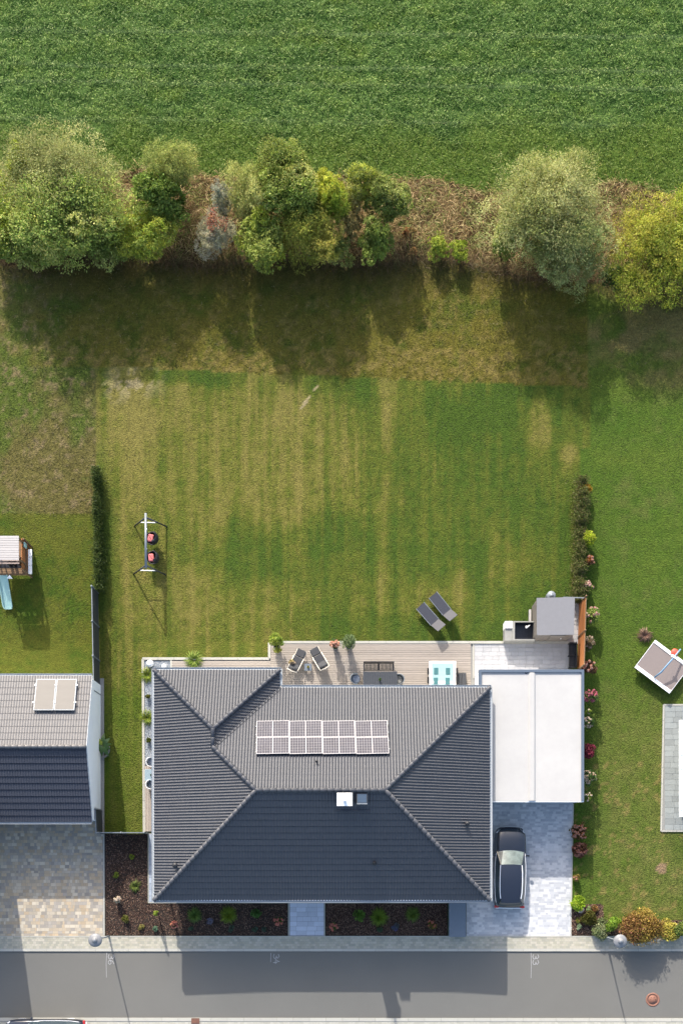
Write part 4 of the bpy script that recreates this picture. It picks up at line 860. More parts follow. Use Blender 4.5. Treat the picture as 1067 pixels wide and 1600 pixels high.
T('broadleaf_shrub', 'small light green shrub under the left side of the big round willow', 'shrub', 787, 372, 2.0, (.9, 1.2, 1.1), 3500, 8, (.14, .07), GRN, 24, group=GG)
T('golden_willow', 'bright yellow green drooping tree at the right edge', 'tree', 1024, 394, 2.1, (2.7, 3.0, 1.9), 24000, 20, (.17, .05), [A(148, 154, 52), A(126, 140, 46), A(166, 162, 66), A(104, 120, 42), A(136, 128, 60)], 25, group=GG, droop=.6)
T('golden_willow', 'yellow green tree cut by the right edge beside the drooping one', 'tree', 1088, 352, 2.1, (1.9, 2.2, 1.7), 9000, 12, (.17, .05), [A(146, 156, 48), A(122, 142, 44), A(168, 168, 70)], 26, group=GG, droop=.4)
T('broadleaf_shrub', 'low green shrub under the speckled tree near the left edge', 'shrub', 38, 392, 1.6, (1.7, 1.1, 1.2), 6500, 10, (.15, .08), GRN + YLF, 40, group=GG)
T('broadleaf_shrub', 'low olive shrub between the speckled tree and the yellow green shrub', 'shrub', 176, 386, 1.7, (1.4, 1.2, 1.2), 6000, 10, (.15, .08), OLV + GRN, 41, group=GG)
T('feathery_shrub', 'thin olive brown shrub in the gap right of the fronded shrub', 'shrub', 546, 345, 1.7, (.9, 1.4, 1.2), 4200, 9, (.14, .04), [A(140, 126, 84), A(120, 116, 66), A(150, 142, 90)], 42, group=GG, outl=.2)
T('broadleaf_shrub', 'small green shrub at the foot of the golden olive shrub', 'shrub', 528, 392, 1.3, (1.0, .9, .9), 3200, 8, (.13, .06), OLV, 43, group=GG)
T('feathery_shrub', 'dull olive shrub at the foot of the drooping right edge tree', 'shrub', 968, 436, 1.2, (1.1, .8, .9), 3500, 8, (.14, .05), OLV[:2] + DKG, 44, group=GG)
T('rust_weed', 'small rusty red weed on the bank right of the green shrubs', 'plant', 641, 363, .5, (.5, .35, .4), 500, 4, (.12, .05), [A(150, 104, 66), A(128, 92, 60), A(120, 110, 66)], 27)
T('rust_weed', 'tiny rusty weed lowest on the bank near the lime pair', 'plant', 648, 392, .4, (.4, .3, .3), 350, 4, (.12, .05), [A(150, 110, 70), A(128, 108, 64)], 28)

# ------------------------------------------------------------------ garden plants
HEAD = {}
def flower_head(m_cols, key, r=.09):
    if key not in HEAD:
        n = 70; rng = np.random.default_rng(len(HEAD) + 3); d = norm(rng.normal(size=(n, 3))); d[:, 2] = np.abs(d[:, 2]) - .2; V, F = leaf_quads(d * r * [1, 1, .8], norm(np.cross(d, rng.normal(size=(n, 3)))), d, r * .55, r * .5)
        o = npmesh('tmp', V, F, M_soil, rep(1.25 * pick(m_cols, n, .14, rng), 4)); HEAD[key] = o.data; bpy.data.objects.remove(o)
    return HEAD[key]
def shrub(name, label, cat, px, py, r, h, cols, n=700, leaf=(.09, .05), seed=0, heads=None, group=None, squash=1.0, lumpy=.5):
    """leafy plant; heads=(count, colours, key, size)"""
    hc = h * .6; x, y = W(px, py, hc); t = thing(name, label, cat, (x, y, 0.03), 0, group)
    V, F, c, cen, lr = crown_arrays((r, r * squash, h * .45), int(n * 1.7), 8, (leaf[0] * 1.15, leaf[1] * 1.25), cols, seed + 500, lumpy * 1.15, .1, .12, .45); V = V + [0, 0, hc]; V[:, 2] = np.maximum(V[:, 2], .02); c = c * 1.5
    npmesh('foliage', V, F, M_leaf, rep(c, 4), parent=t)
    mb = MB(); rg = random.Random(seed)
    for i in range(4): a = i * 1.57; mb.tube([(0, 0, -.02), (r * .4 * math.cos(a), r * .4 * math.sin(a), hc)], [.02, .008], 5)
    mb.obj('stems', M_bark, t)
    if heads:
        cnt, hcols, key, sz = heads
        for i in range(cnt):
            a = rg.uniform(0, 6.28); q = r * math.sqrt(rg.random()) * .95; o = link('flower_head', flower_head(hcols, key), None, t)
            o.location = (q * math.cos(a), q * math.sin(a) * squash, h * (1.06 - .35 * (q / r) ** 2)); s_ = sz * rg.uniform(1.0, 1.45) / .09; o.scale = (s_, s_, s_); o.rotation_euler = (rg.uniform(-.3, .3), rg.uniform(-.3, .3), rg.uniform(0, 6))
    return t
def grass_tuft(name, label, px, py, r, h, cols, n=160, seed=0, w=.02, cat='ornamental grass', droop=1.3):
    rng = np.random.default_rng(seed + 900); x, y = W(px, py, h * .5); t = thing(name, label, cat, (x, y, .03)); a = rng.uniform(0, 2 * np.pi, n); e = rng.uniform(.25, 1.5, n)
    D = np.stack([np.cos(a), np.sin(a), e], 1); P = np.stack([np.cos(a), np.sin(a), 0 * a], 1) * rng.uniform(0, .08, (n, 1)); V, F = blade_quads(P, D, rng.uniform(.6, 1.1, n) * math.hypot(r, h), w, droop)
    V[:, 2] = np.maximum(V[:, 2], .01); npmesh('blades', V, F, M_leaf, rep(1.4 * pick(cols, n, .2, rng), 6), parent=t); return t
YG = [A(150, 168, 60), A(120, 146, 48), A(170, 180, 84)]
DG = [A(66, 92, 44), A(84, 112, 52), A(104, 130, 66)]
PEACH = [A(238, 206, 176), A(230, 176, 150), A(245, 228, 206)]; CORAL = [A(214, 130, 112), A(200, 108, 94), A(226, 156, 136)]; PINK = [A(206, 104, 128), A(222, 140, 156), A(190, 84, 110)]
CREAM = [A(242, 232, 206), A(232, 214, 186), A(226, 190, 168)]; WINE = [A(120, 44, 62), A(146, 62, 80)]; DUSTY = [A(176, 130, 116), A(150, 102, 92), A(196, 156, 140)]
# west strip
grass_tuft('grass_tuft', 'yellow green grass tuft at the top of the gravel strip', 229.5, 1054, .42, .6, YG, 170, 1)
grass_tuft('grass_tuft', 'yellow green grass tuft in the middle of the gravel strip between two ball shrubs', 230, 1121, .45, .6, YG, 170, 2)
shrub('ball_shrub', 'small clipped ball shrub in the gravel strip, upper of two', 'shrub', 232, 1088.5, .16, .32, [A(120, 120, 44), A(92, 98, 38)], 500, (.05, .03), 3)
shrub('ball_shrub', 'small clipped ball shrub in the gravel strip, lower of two', 'shrub', 233, 1155.5, .18, .34, [A(104, 114, 44), A(82, 94, 38)], 500, (.05, .03), 4)
for k, (a, b, r, l) in enumerate(((235, 1037, .22, 'larger white ball lamp on the gravel at the patio corner'), (257, 1041.5, .16, 'smaller white ball lamp on the gravel next to the eave'))):
    t = thing('garden_lamp', l, 'lamp', (*W(a, b, r), .05)); MB().lathe([(r * math.sin(q * math.pi / 12), r - r * math.cos(q * math.pi / 12)) for q in range(13)], n=20).obj('globe', M_white, t); MB().lathe([(r * .5, 0), (r * .5, .04)], n=14).obj('base', M_dark, t)
grass_tuft('grass_tuft', 'large spiky grass tuft on the narrow deck above the roof wing', 303, 1031, .45, .7, [A(140, 168, 70), A(176, 190, 100), A(110, 140, 56)], 220, 5)
# potted plants on the deck
def pot(label, px, py, r, h, m=M_greym, name='plant_pot'):
    t = thing(name, label, 'planter', (*W(px, py), .09)); MB().lathe([(r * .7, 0), (r, h), (r * .9, h), (r * .85, h - .05)], n=18).obj('shell', m, t); MB().lathe([(r * .86, h - .05), (0, h - .04)], n=14).obj('soil', M_mulchb, t); return t
pot('tall grey pot under the bamboo at the deck corner', 433, 1012, .2, .75); shrub('bamboo_plant', 'tall yellow green bamboo plant in a pot at the deck corner', 'plant', 432, 1001, .42, 2.4, YG + [A(120, 150, 60)], 900, (.16, .035), 6, lumpy=.45)
shrub('trailing_plant', 'low pale yellow plant at the foot of the potted bamboo', 'plant', 434, 1015, .25, .9, [A(186, 190, 96), A(160, 170, 76)], 350, (.1, .04), 7)
pot('tall grey pot under the pink hydrangea on the deck', 524, 1013, .2, .8); shrub('hydrangea', 'pink and peach hydrangea in a pot on the deck edge', 'flowering plant', 523.5, 1009, .30, 1.45, DG, 300, (.1, .06), 8, heads=(22, CORAL + PEACH, 'peachcoral', .075))
pot('tall grey pot under the olive tree on the deck', 545, 1012, .22, .8); shrub('olive_tree', 'round grey green olive tree in a pot on the deck edge', 'small tree', 545, 1005, .46, 2.0, [A(130, 150, 100), A(108, 130, 80), A(154, 168, 122)], 1500, (.09, .03), 9)
shrub('potted_flower', 'cream yellow flowers beside the left relax lounger', 'plant', 457, 1036, .16, .9, [A(206, 190, 140), A(170, 156, 96)], 260, (.08, .05), 10, heads=(7, CREAM, 'cream', .06))
# front bed plants
FB = 'plants in the bark beds'
shrub('small_shrub', 'small lime cushion plant below the gap fence, nearest the house', 'plant', 206, 1338, .16, .3, LIME[:2] + YG[:1], 260, (.07, .03), 11)
shrub('small_shrub', 'small green cushion plant nearest the left forecourt', 'plant', 182, 1366, .18, .32, YG, 280, (.07, .03), 12)
grass_tuft('feather_plant', 'feathery arching plant in the middle of the left bark bed', 212, 1385, .33, .4, [A(126, 142, 66), A(100, 120, 54)], 90, 13, .03, 'plant')
shrub('hydrangea', 'cream and peach hydrangea by the forecourt edge of the bark bed', 'flowering plant', 184, 1405, .22, .6, DG, 200, (.09, .05), 14, heads=(13, PEACH + CREAM, 'peach', .07))
shrub('small_shrub', 'olive bushy plant near the left lamp', 'plant', 197, 1437, .26, .4, [A(122, 122, 54), A(96, 104, 44)], 500, (.07, .03), 15)
shrub('conifer', 'slim lime green conifer casting a long thin shadow over the sidewalk', 'conifer', 243, 1427, .15, 1.8, YG, 700, (.07, .03), 16, lumpy=.35)
shrub('small_shrub', 'pale yellow low plant at the sidewalk edge of the left bed', 'plant', 222, 1449, .18, .2, [A(186, 174, 104), A(150, 146, 80)], 220, (.07, .03), 17)
shrub('small_shrub', 'pale blue green low plant at the foot of the slim conifer', 'plant', 244, 1451, .17, .25, [A(120, 150, 122), A(96, 130, 104)], 240, (.07, .03), 18)
shrub('hydrangea', 'coral hydrangea with bare twigs left of the shaded bed', 'flowering plant', 273, 1444, .22, .9, DG, 120, (.08, .05), 19, heads=(11, CORAL, 'coral', .08))
grass_tuft('grass_tuft', 'green grass clump, leftmost in the shaded bed along the house', 304, 1430, .36, .5, [A(120, 148, 70), A(96, 128, 56)], 260, 20)
shrub('lavender', 'greyish lavender plant between the two left grass clumps', 'plant', 328, 1440, .25, .35, [A(140, 138, 160), A(110, 116, 120)], 240, (.12, .02), 21)
grass_tuft('grass_tuft', 'dense bright green grass clump right of the first lavender', 357, 1430, .38, .6, [A(140, 160, 50), A(112, 138, 44)], 320, 22)
shrub('small_shrub', 'dark green leafy shrub left of the coral hydrangea by the path', 'plant', 401, 1427, .3, .5, [A(92, 134, 66), A(74, 108, 50)], 450, (.09, .06), 23)
shrub('hydrangea', 'coral hydrangea just left of the front path', 'flowering plant', 435, 1439, .28, .5, DG, 160, (.08, .05), 24, heads=(17, CORAL, 'coral', .06))
for k, (a, b, l) in enumerate(((299, 1451, 'first'), (362, 1452, 'second'), (398, 1451, 'third'), (413, 1452, 'fourth'))):
    shrub('ground_cover_plant', 'dull teal low plant along the sidewalk, %s from the left in the shaded bed' % l, 'plant', a, b, .2, .18, [A(92, 112, 96), A(78, 100, 80)], 200, (.07, .03), 25 + k)
shrub('hydrangea', 'coral hydrangea just right of the front path', 'flowering plant', 522, 1448, .27, .5, DG, 150, (.08, .05), 30, heads=(15, CORAL, 'coral', .065))
shrub('small_shrub', 'round green shrub, leftmost of the right bark bed', 'plant', 562, 1431, .36, .5, [A(116, 152, 62), A(92, 128, 50)], 600, (.09, .05), 31)
grass_tuft('grass_tuft', 'tall bright green grass clump in the middle of the right bark bed', 592, 1433, .42, .6, [A(134, 160, 54), A(110, 140, 48)], 320, 32)
shrub('ground_cover_plant', 'dull teal low plant under the middle grass clump of the right bed', 'plant', 594, 1452, .22, .2, [A(92, 116, 90), A(78, 100, 74)], 240, (.07, .03), 33)
shrub('lavender', 'violet blue lavender plant in the right bark bed', 'plant', 616, 1448, .26, .35, [A(120, 116, 168), A(100, 104, 140), A(112, 124, 110)], 300, (.14, .02), 34)
grass_tuft('grass_tuft', 'rounded green grass clump right of the violet lavender', 645, 1429, .34, .5, [A(120, 144, 60), A(98, 122, 50)], 280, 35)
shrub('hydrangea', 'orange and coral hydrangea at the right end of the bed near the blue grey box', 'flowering plant', 674, 1445, .26, .45, [A(150, 130, 60), A(100, 110, 50)], 180, (.08, .05), 36, heads=(10, CORAL + [A(206, 140, 90)], 'corang', .06))
# plants on the garage's east side, from the hedge down
E = [('amber_shrub', 'amber yellow shrub at the top end of the right hedge', 'shrub', 913, 764, .42, .9, [A(186, 160, 48), A(150, 140, 44), A(206, 150, 70)], 500, None),
 ('lime_shrub', 'lime yellow shrub beside the middle of the right hedge', 'shrub', 919, 843, .42, 1.1, [A(180, 196, 52), A(158, 180, 48), A(206, 206, 84)], 550, None),
 ('flower_shrub', 'dusky pink and orange shrub just below the lime one', 'flowering plant', 920, 876, .3, .9, [A(140, 100, 90), A(200, 130, 60)], 260, (9, DUSTY + [A(216, 130, 60)], 'dusty', .07)),
 ('flower_shrub', 'cream and pink flowering shrub at the lower end of the hedge', 'flowering plant', 917, 917, .32, .9, [A(150, 160, 80), A(120, 140, 70)], 260, (12, CREAM + PINK[:1], 'creampink', .075)),
 ('rose_bush', 'pink flowering bush with pale green leaves behind the orange fence', 'flowering plant', 924, 962, .5, 1.2, [A(150, 168, 84), A(118, 142, 66)], 620, (14, PINK + CREAM, 'pinkcream', .08)),
 ('rose_bush', 'whitish pink bush beside the middle of the orange fence', 'flowering plant', 918, 1005, .34, 1.0, [A(110, 116, 74), A(130, 110, 90)], 300, (9, CREAM + DUSTY, 'creamdusty', .075)),
 ('rose_bush', 'dark leaved bush with peach blooms at the lower end of the orange fence', 'flowering plant', 919, 1041, .36, 1.0, [A(110, 60, 56), A(90, 72, 50)], 320, (9, PEACH + CORAL, 'peachc', .085)),
 ('hydrangea', 'bright pink hydrangea beside the top of the garage wall', 'flowering plant', 920, 1088, .38, 1.1, DG, 260, (22, PINK, 'pink', .08)),
 ('small_flower', 'tiny yellow green flower beside the garage wall under the bright pink one', 'plant', 918, 1112, .12, .4, YG, 80, (2, CREAM, 'cream', .06)),
 ('hydrangea', 'cream hydrangea beside the middle of the garage wall', 'flowering plant', 917, 1129, .32, 1.0, DG, 220, (14, CREAM, 'cream', .07)),
 ('wine_shrub', 'wine red shrub beside the garage wall', 'shrub', 917, 1173, .36, .9, WINE, 520, None),
 ('hydrangea', 'cream and salmon hydrangea beside the lower garage wall', 'flowering plant', 918, 1214, .4, 1.1, DG, 260, (22, CREAM + PEACH, 'creamp', .075)),
 ('small_flower', 'small white flowering plant at the garage corner', 'flowering plant', 916, 1246, .24, .6, DG + LIME[:1], 150, (6, CREAM, 'cream', .06)),
 ('hydrangea', 'faded pink brown hydrangea right of the driveway, upper of the brown pair', 'flowering plant', 904, 1300, .52, .9, [A(110, 100, 50), A(134, 84, 70)], 480, (34, DUSTY, 'dusty', .075)),
 ('hydrangea', 'reddish brown hydrangea right of the driveway, lower of the brown pair', 'flowering plant', 904, 1329, .48, .8, [A(120, 84, 60), A(104, 66, 56)], 520, (26, DUSTY[:2] + [A(150, 90, 76)], 'dusty2', .07)),
 ('small_flower', 'small yellow pink plant alone on the driveway edge', 'plant', 900, 1372, .24, .5, [A(180, 160, 80), A(150, 140, 70)], 200, (5, DUSTY, 'dusty', .05)),
 ('lime_ball_shrub', 'bright lime green ball shrub at the driveway edge above the corner bed', 'shrub', 901, 1411, .42, .6, [A(168, 196, 48), A(140, 176, 40), A(190, 210, 76)], 1100, None),
 ('small_flower', 'small pale green rosette at the top of the corner bed', 'plant', 919, 1420, .16, .2, [A(190, 206, 150), A(150, 176, 110)], 140, None),
 ('small_flower', 'small orange and red plant at the top right of the corner bed', 'plant', 929, 1420, .2, .25, [A(190, 110, 80), A(200, 140, 90), A(120, 110, 60)], 220, None),
 ('ball_conifer', 'dark olive ball conifer in the corner bed', 'shrub', 921, 1435, .42, .55, [A(104, 100, 40), A(82, 84, 34)], 1200, None),
 ('small_flower', 'small orange green plant at the left of the corner bed', 'plant', 902, 1439, .15, .2, [A(200, 150, 90), A(130, 150, 70)], 120, None),
 ('small_flower', 'pale mint rosette at the left of the corner bed', 'plant', 904, 1448, .18, .2, [A(190, 204, 170), A(160, 184, 140)], 150, None),
 ('silver_bush', 'grey green silvery bush at the sidewalk left of the right lamp', 'shrub', 939, 1453, .52, .7, [A(150, 160, 110), A(126, 140, 90), A(170, 176, 130)], 1100, None),
 ('leafy_bush', 'bright green leafy bush behind the right lamp', 'shrub', 957, 1443, .42, 1.3, [A(140, 170, 60), A(110, 146, 50)], 700, None),
 ('golden_bush', 'large golden and maroon bush right of the right lamp', 'shrub', 996, 1446, 1.08, 1.7, [A(176, 148, 76), A(150, 120, 60), A(128, 84, 60), A(190, 170, 84)], 4200, None),
 ('yellow_bush', 'pale yellow bush right of the large golden one', 'shrub', 1042, 1452, .62, .8, [A(206, 192, 96), A(180, 172, 80)], 1300, None),
 ('leafy_bush', 'green yellow bush cut by the right edge at the sidewalk', 'shrub', 1066, 1452, .5, 1.0, [A(150, 162, 80), A(110, 136, 70)], 900, None)]
for k, (nm, lb, ct, a, b, r, h, cs, n, hd) in enumerate(E):
    if 905 < a < 922 and 990 < b < 1260: h = max(h, 1.6); r *= 1.12
    shrub(nm, lb, ct, a, b, r, h, cs, n * 2, (.10, .055), 60 + k, heads=hd, lumpy=.52)
grass_tuft('grass_tuft', 'dry brown tuft on the right lawn beside the tilted play platform', 1008, 992, .38, .5, [A(150, 118, 104), A(120, 92, 84), A(180, 150, 130)], 200, 95)
st = thing('boulder', 'rounded pale stone beside the lime green ball shrub', 'stone', (*W(906.5, 1421.5), .0)); o = MB().lathe([(0, .3), (.13, .28), (.2, .18), (.23, .05), (.2, 0)], n=9).obj('rock', mat('white_stone', A(236, 214, 200, .5), rough=.9, noise=(5, .1), bump=(6, .6, .05)), st)
# banana-like plant with stone ring by the gable wall
bn = thing('broad_leaf_plant', 'dark broad leaved plant in a stone ring at the foot of the white gable wall', 'plant', (*W(163, 1166), 0))
for i in range(10):
    a = i * .63 + .2; el = .55; r_ = .55 + .12 * (i % 3); n_ = 6; vs = []
    for q in range(n_):
        s_ = q / (n_ - 1); w = .13 * math.sin(math.pi * min(1, s_ * .95 + .08)); c = Vector((math.cos(a) * r_ * s_, math.sin(a) * r_ * s_, .5 + .5 * s_ - .7 * s_ * s_)); tt = Vector((-math.sin(a), math.cos(a), 0)) * w; vs += [c + tt, c - tt]
    o = MB().add(vs, [(2 * q, 2 * q + 1, 2 * q + 3, 2 * q + 2) for q in range(n_ - 1)]).obj('leaf', mat('banana_leaf', A(84, 120, 60, .6), rough=.45, noise=(5, .15), transl=.2) if i != 3 else mat('yellow_leaf', A(190, 206, 70, .5), rough=.5, transl=.2), bn)
MB().tube([(0, 0, 0), (0, 0, .55)], [.05, .03], 8).obj('stem', M_bark, bn)
for i in range(9):
    a = -1.6 + i * .22; x, y = .32 * math.cos(a) - .05, .52 * math.sin(a) * 1 - .1; MB().bevbox((x * 1.2, y - .05, .05), (.11, .11, .11), .02, None).obj('ring_stone', M_stone, bn)
# hedges
def hedge(name, label, p0, p1, w, h, n, cols, seed):
    a = Vector(W(*p0)); b = Vector(W(*p1)); t = thing(name, label, 'hedge', (0, 0, 0)); rng = np.random.default_rng(seed); s_ = rng.random(n); L = (b - a).length
    prof = .55 + .9 * fbm(s_ * L, s_ * 0, .5, seed % 40, 2); dx = rng.normal(0, 1, n) * w * .42 * prof; z = rng.random(n) ** .7 * h * (.6 + .4 * prof); dx *= (1 - .45 * z / h)
    P = np.stack([a.x + (b.x - a.x) * s_ + dx, a.y + (b.y - a.y) * s_, z + .03], 1); V, F = leaf_quads(P, norm(rng.normal(size=(n, 3)) + [0, 0, .5]), norm(rng.normal(size=(n, 3)) + [0, 0, .6]), rng.uniform(.06, .16, n), rng.uniform(.03, .06, n))
    npmesh('foliage', V, F, M_leaf, rep(pick(cols, n, .3, rng), 4), parent=t); mb = MB()
    for i in range(int(L / .6)): q = a + (b - a) * ((i + .5) * .6 / L); mb.tube([(q.x, q.y, 0), (q.x, q.y, h * .7)], [.025, .01], 5)
    mb.obj('stems', M_bark, t); return t
hedge('conifer_hedge', 'thin dark conifer hedge running up from the charcoal fence', (155, 737), (159, 928), .46, 1.15, 18000, [A(86, 108, 48), A(112, 130, 62), A(66, 86, 38)], 21)
hedge('mixed_hedge', 'brownish green hedge between the lawn and the right neighbour', (906, 752), (900, 944), .66, 1.15, 21000, [A(126, 140, 66), A(140, 142, 82), A(104, 124, 56), A(146, 134, 92)], 22)

# ------------------------------------------------------------------ street lamps
def lamp(label, bx, by):
    x, y = W(bx, by); t = thing('street_lamp', label, 'street lamp', (x, y, .05), 0, 'street lamps along the sidewalk'); h = 4.1
    MB().tube([(0, 0, 0), (0, 0, 1.0), (0, 0, 1.02), (0, 0, h)], [.06, .06, .045, .035], 10).obj('pole', M_greym, t)
    MB().lathe([(.0, .0), (.05, 0), (.05, -.35), (.11, -.36), (.12, -.33)], (0, 0, h + .2), 16).obj('neck', M_greym, t)
    s_ = MB().lathe([(.39, -.05), (.40, -.02), (.36, .03), (.22, .09), (.13, .115), (.13, .16), (.11, .19), (0, .20)], (0, 0, h), 28).obj('shade', M_lampg, t)
    MB().lathe([(0, -.045), (.37, -.05)], (0, 0, h), 24).obj('lamp_glass', M_white, s_); return t
lamp('grey mushroom street lamp in front of the left forecourt', 171, 1462.5); lamp('grey mushroom street lamp in front of the golden bush at the right', 945, 1464)
# bin box
bb = thing('bin_box', 'smooth blue grey metal bin box between the bark bed and the driveway', 'bin box', (0, 0, 0)); x0, y1 = W(701.5, 1409, .9); x1, y0 = W(727.5, 1464, .9)
MB().box(x0 + .02, y0 + .02, 0, x1 - .02, y1 - .02, .86).obj('body', M_slate, bb)
MB().bevbox(((x0 + x1) / 2, (y0 + y1) / 2, .885), (x1 - x0, y1 - y0, .05), .02).obj('lid', M_slate, bb)
for i in range(2): MB().cbox((x0 + .02, y0 + (i + .5) * (y1 - y0) / 2, .9), (.05, .2, .04)).obj('hinge', M_greym, bb)

# ------------------------------------------------------------------ car
def loft(sections, closed=True):     # list of rings with equal count
    mb = MB(); n = len(sections[0]); vs = [p for s_ in sections for p in s_]; fs = []
    for i in range(len(sections) - 1):
        for k in range(n - (0 if closed else 1)): j = (k + 1) % n; fs.append((i * n + k, i * n + j, i * n + n + j, i * n + n + k))
    mb.add(vs, fs, True)
    if closed: mb.add(sections[0], [tuple(range(n - 1, -1, -1))]); mb.add(sections[-1], [tuple(range(n))])
    return mb
def make_car(label):
    t = thing('parked_car', label, 'car', (0, 0, 0))
    L, Wd = 4.85, 1.84; st = [(-2.42, .60, .42, .60), (-2.38, .76, .30, .78), (-2.25, .85, .24, .92), (-1.9, .905, .20, 1.0), (-1.2, .92, .18, 1.0), (0, .92, .18, .98), (.9, .92, .18, .97), (1.2, .92, .18, .96), (1.7, .91, .20, .90), (2.1, .86, .22, .82), (2.33, .74, .26, .72), (2.42, .55, .34, .60)]
    sec = []
    for y, w, zb, zt in st:
        z = zt - .05; sec.append([(-w * .93, y, zb), (-w, y, zb + .12), (-w, y, (zb + z) / 2 + .1), (-w * .97, y, z), (-w * .86, y, zt + .01), (-w * .45, y, zt + .035), (0, y, zt + .045), (w * .45, y, zt + .035), (w * .86, y, zt + .01), (w * .97, y, z), (w, y, (zb + z) / 2 + .1), (w, y, zb + .12), (w * .93, y, zb)])
    loft(sec).obj('body', M_car, t)
    # greenhouse: (y, halfwidth, z)
    def band(y, w, z, n=7): return [(w * math.sin((k / (n - 1) - .5) * math.pi * .98) if False else w * (2 * k / (n - 1) - 1), y, z - .045 * (2 * k / (n - 1) - 1) ** 2 + .0) for k in range(n)]
    ys = [.18, -.3, -.9, -1.5, -1.95]; ws = [.60, .615, .62, .60, .56]; zs = [1.42, 1.47, 1.475, 1.44, 1.38]
    loft([band(y, w, z) for y, w, z in zip(ys, ws, zs)][::-1], False).obj('roof', M_car, t)
    # windscreen and rear glass (curved)
    def arc(y, w, z, bow, n=9): return [(w * (2 * k / (n - 1) - 1), y + bow * (1 - (2 * k / (n - 1) - 1) ** 2), z - .03 * (2 * k / (n - 1) - 1) ** 2) for k in range(n)]
    loft([arc(.16, .60, 1.415, .03), arc(.55, .70, 1.22, .07), arc(.93, .775, 1.02, .10)], False).obj('windscreen', M_wind, t)
    loft([arc(.93, .79, .985, .115), arc(1.0, .80, .97, .115)], False).obj('scuttle', M_black, t)
    loft([arc(-1.95, .56, 1.375, -.02), arc(-2.2, .66, 1.12, -.04), arc(-2.28, .72, .98, -.05)][::-1], False).obj('rear_window', M_glass, t)
    loft([arc(-1.93, .57, 1.40, -.01), arc(-2.09, .57, 1.36, -.03)][::-1], False).obj('rear_spoiler', M_car, t)
    for s_ in (-1, 1):
        up = [(s_ * (w + .005), y, z - .045) for y, w, z in zip([.16] + ys[1:], ws, zs)]; lo = [(s_ * .79, .93, 1.0), (s_ * .86, .1, 1.0), (s_ * .87, -.9, 1.0), (s_ * .85, -1.6, 1.0), (s_ * .76, -2.22, 1.0)]
        mb = MB(); mb.add([v for p in zip(up, lo) for v in p], [(2 * i, 2 * i + 1, 2 * i + 3, 2 * i + 2) if s_ < 0 else (2 * i + 2, 2 * i + 3, 2 * i + 1, 2 * i) for i in range(4)], True); mb.obj('side_window', M_glass, t)
        MB().tube([(s_ * (.615), .14, 1.40), (s_ * .64, -.3, 1.47), (s_ * .645, -.9, 1.48), (s_ * .625, -1.5, 1.45), (s_ * .585, -1.85, 1.38)], .022, 6).obj('roof_rail', M_chrome, t)
        MB().tube([(s_ * .83, .85, 1.005), (s_ * .885, .1, 1.02), (s_ * .89, -.9, 1.02), (s_ * .865, -1.6, 1.02), (s_ * .80, -2.1, 1.02)], .013, 6).obj('window_trim', M_chrome, t)
        MB().tube([(s_ * .79, .95, 1.0), (s_ * .69, .55, 1.22), (s_ * .605, .16, 1.42)], .02, 6).obj('pillar', M_car, t)
        mm = MB().bevbox((s_ * 1.0, .72, 1.0), (.2, .11, .14), .03).obj('mirror', M_car, t); MB().tube([(s_ * .85, .72, .97), (s_ * .93, .72, .98)], .025, 6).obj('mirror_arm', M_black, mm)
        MB().add([(s_ * .50, 2.40, .66), (s_ * .70, 2.33, .68), (s_ * .84, 2.1, .76), (s_ * .80, 2.05, .85), (s_ * .62, 2.26, .80), (s_ * .52, 2.37, .73)], [(0, 1, 2, 3, 4, 5) if s_ > 0 else (5, 4, 3, 2, 1, 0)]).obj('headlight', M_lens, t)
        MB().bevbox((s_ * .74, -2.36, .78), (.26, .14, .14), .03).obj('taillight', M_red, t)
        for y in (1.45, -1.42):
            w_ = MB().lathe([(.30, -.11), (.33, -.08), (.33, .08), (.30, .11)], n=24, M=Matrix.Translation((s_ * .80, y, .33)) @ Matrix.Rotation(math.pi / 2, 4, 'Y')).obj('wheel', M_tyre, t); MB().lathe([(.30, .105), (.22, .09), (.0, .11)], n=20, M=Matrix.Translation((s_ * .80, y, .33)) @ Matrix.Rotation(s_ * math.pi / 2, 4, 'Y')).obj('rim', M_chrome, w_)
        MB().tube([(s_ * .30, 2.2, .84), (s_ * .42, 1.6, .925), (s_ * .50, 1.1, .985)], .012, 5).obj('bonnet_crease', M_car, t)
    MB().tube([(-.66, 2.345, .79), (-.3, 2.42, .74), (.3, 2.42, .74), (.66, 2.345, .79)], .018, 6).obj('bonnet_seam', M_black, t)
    MB().bevbox((0, 2.43, .62), (.7, .05, .16), .02).obj('grille', M_black, t); MB().bevbox((0, 2.44, .70), (.72, .03, .02), .005).obj('grille_trim', M_chrome, t)
    MB().bevbox((0, -2.44, .5), (1.5, .06, .12), .02).obj('rear_bumper_trim', M_chrome, t); MB().bevbox((0, -2.43, .72), (.52, .02, .11), .004).obj('licence_plate', M_white, t)
    return t
car = make_car('black estate car with silver roof rails parked on the driveway'); x, y = W(795.5, 1355.5, .6); car.location = (x, y, .035); car.rotation_euler.z = R(-.9); car.scale = (1.05, 1.01, 1)
x, y = W(72, 1617, .6); copy_tree(car, (x, y, .07), math.pi / 2, 'black car cut by the bottom edge, parked across the street')

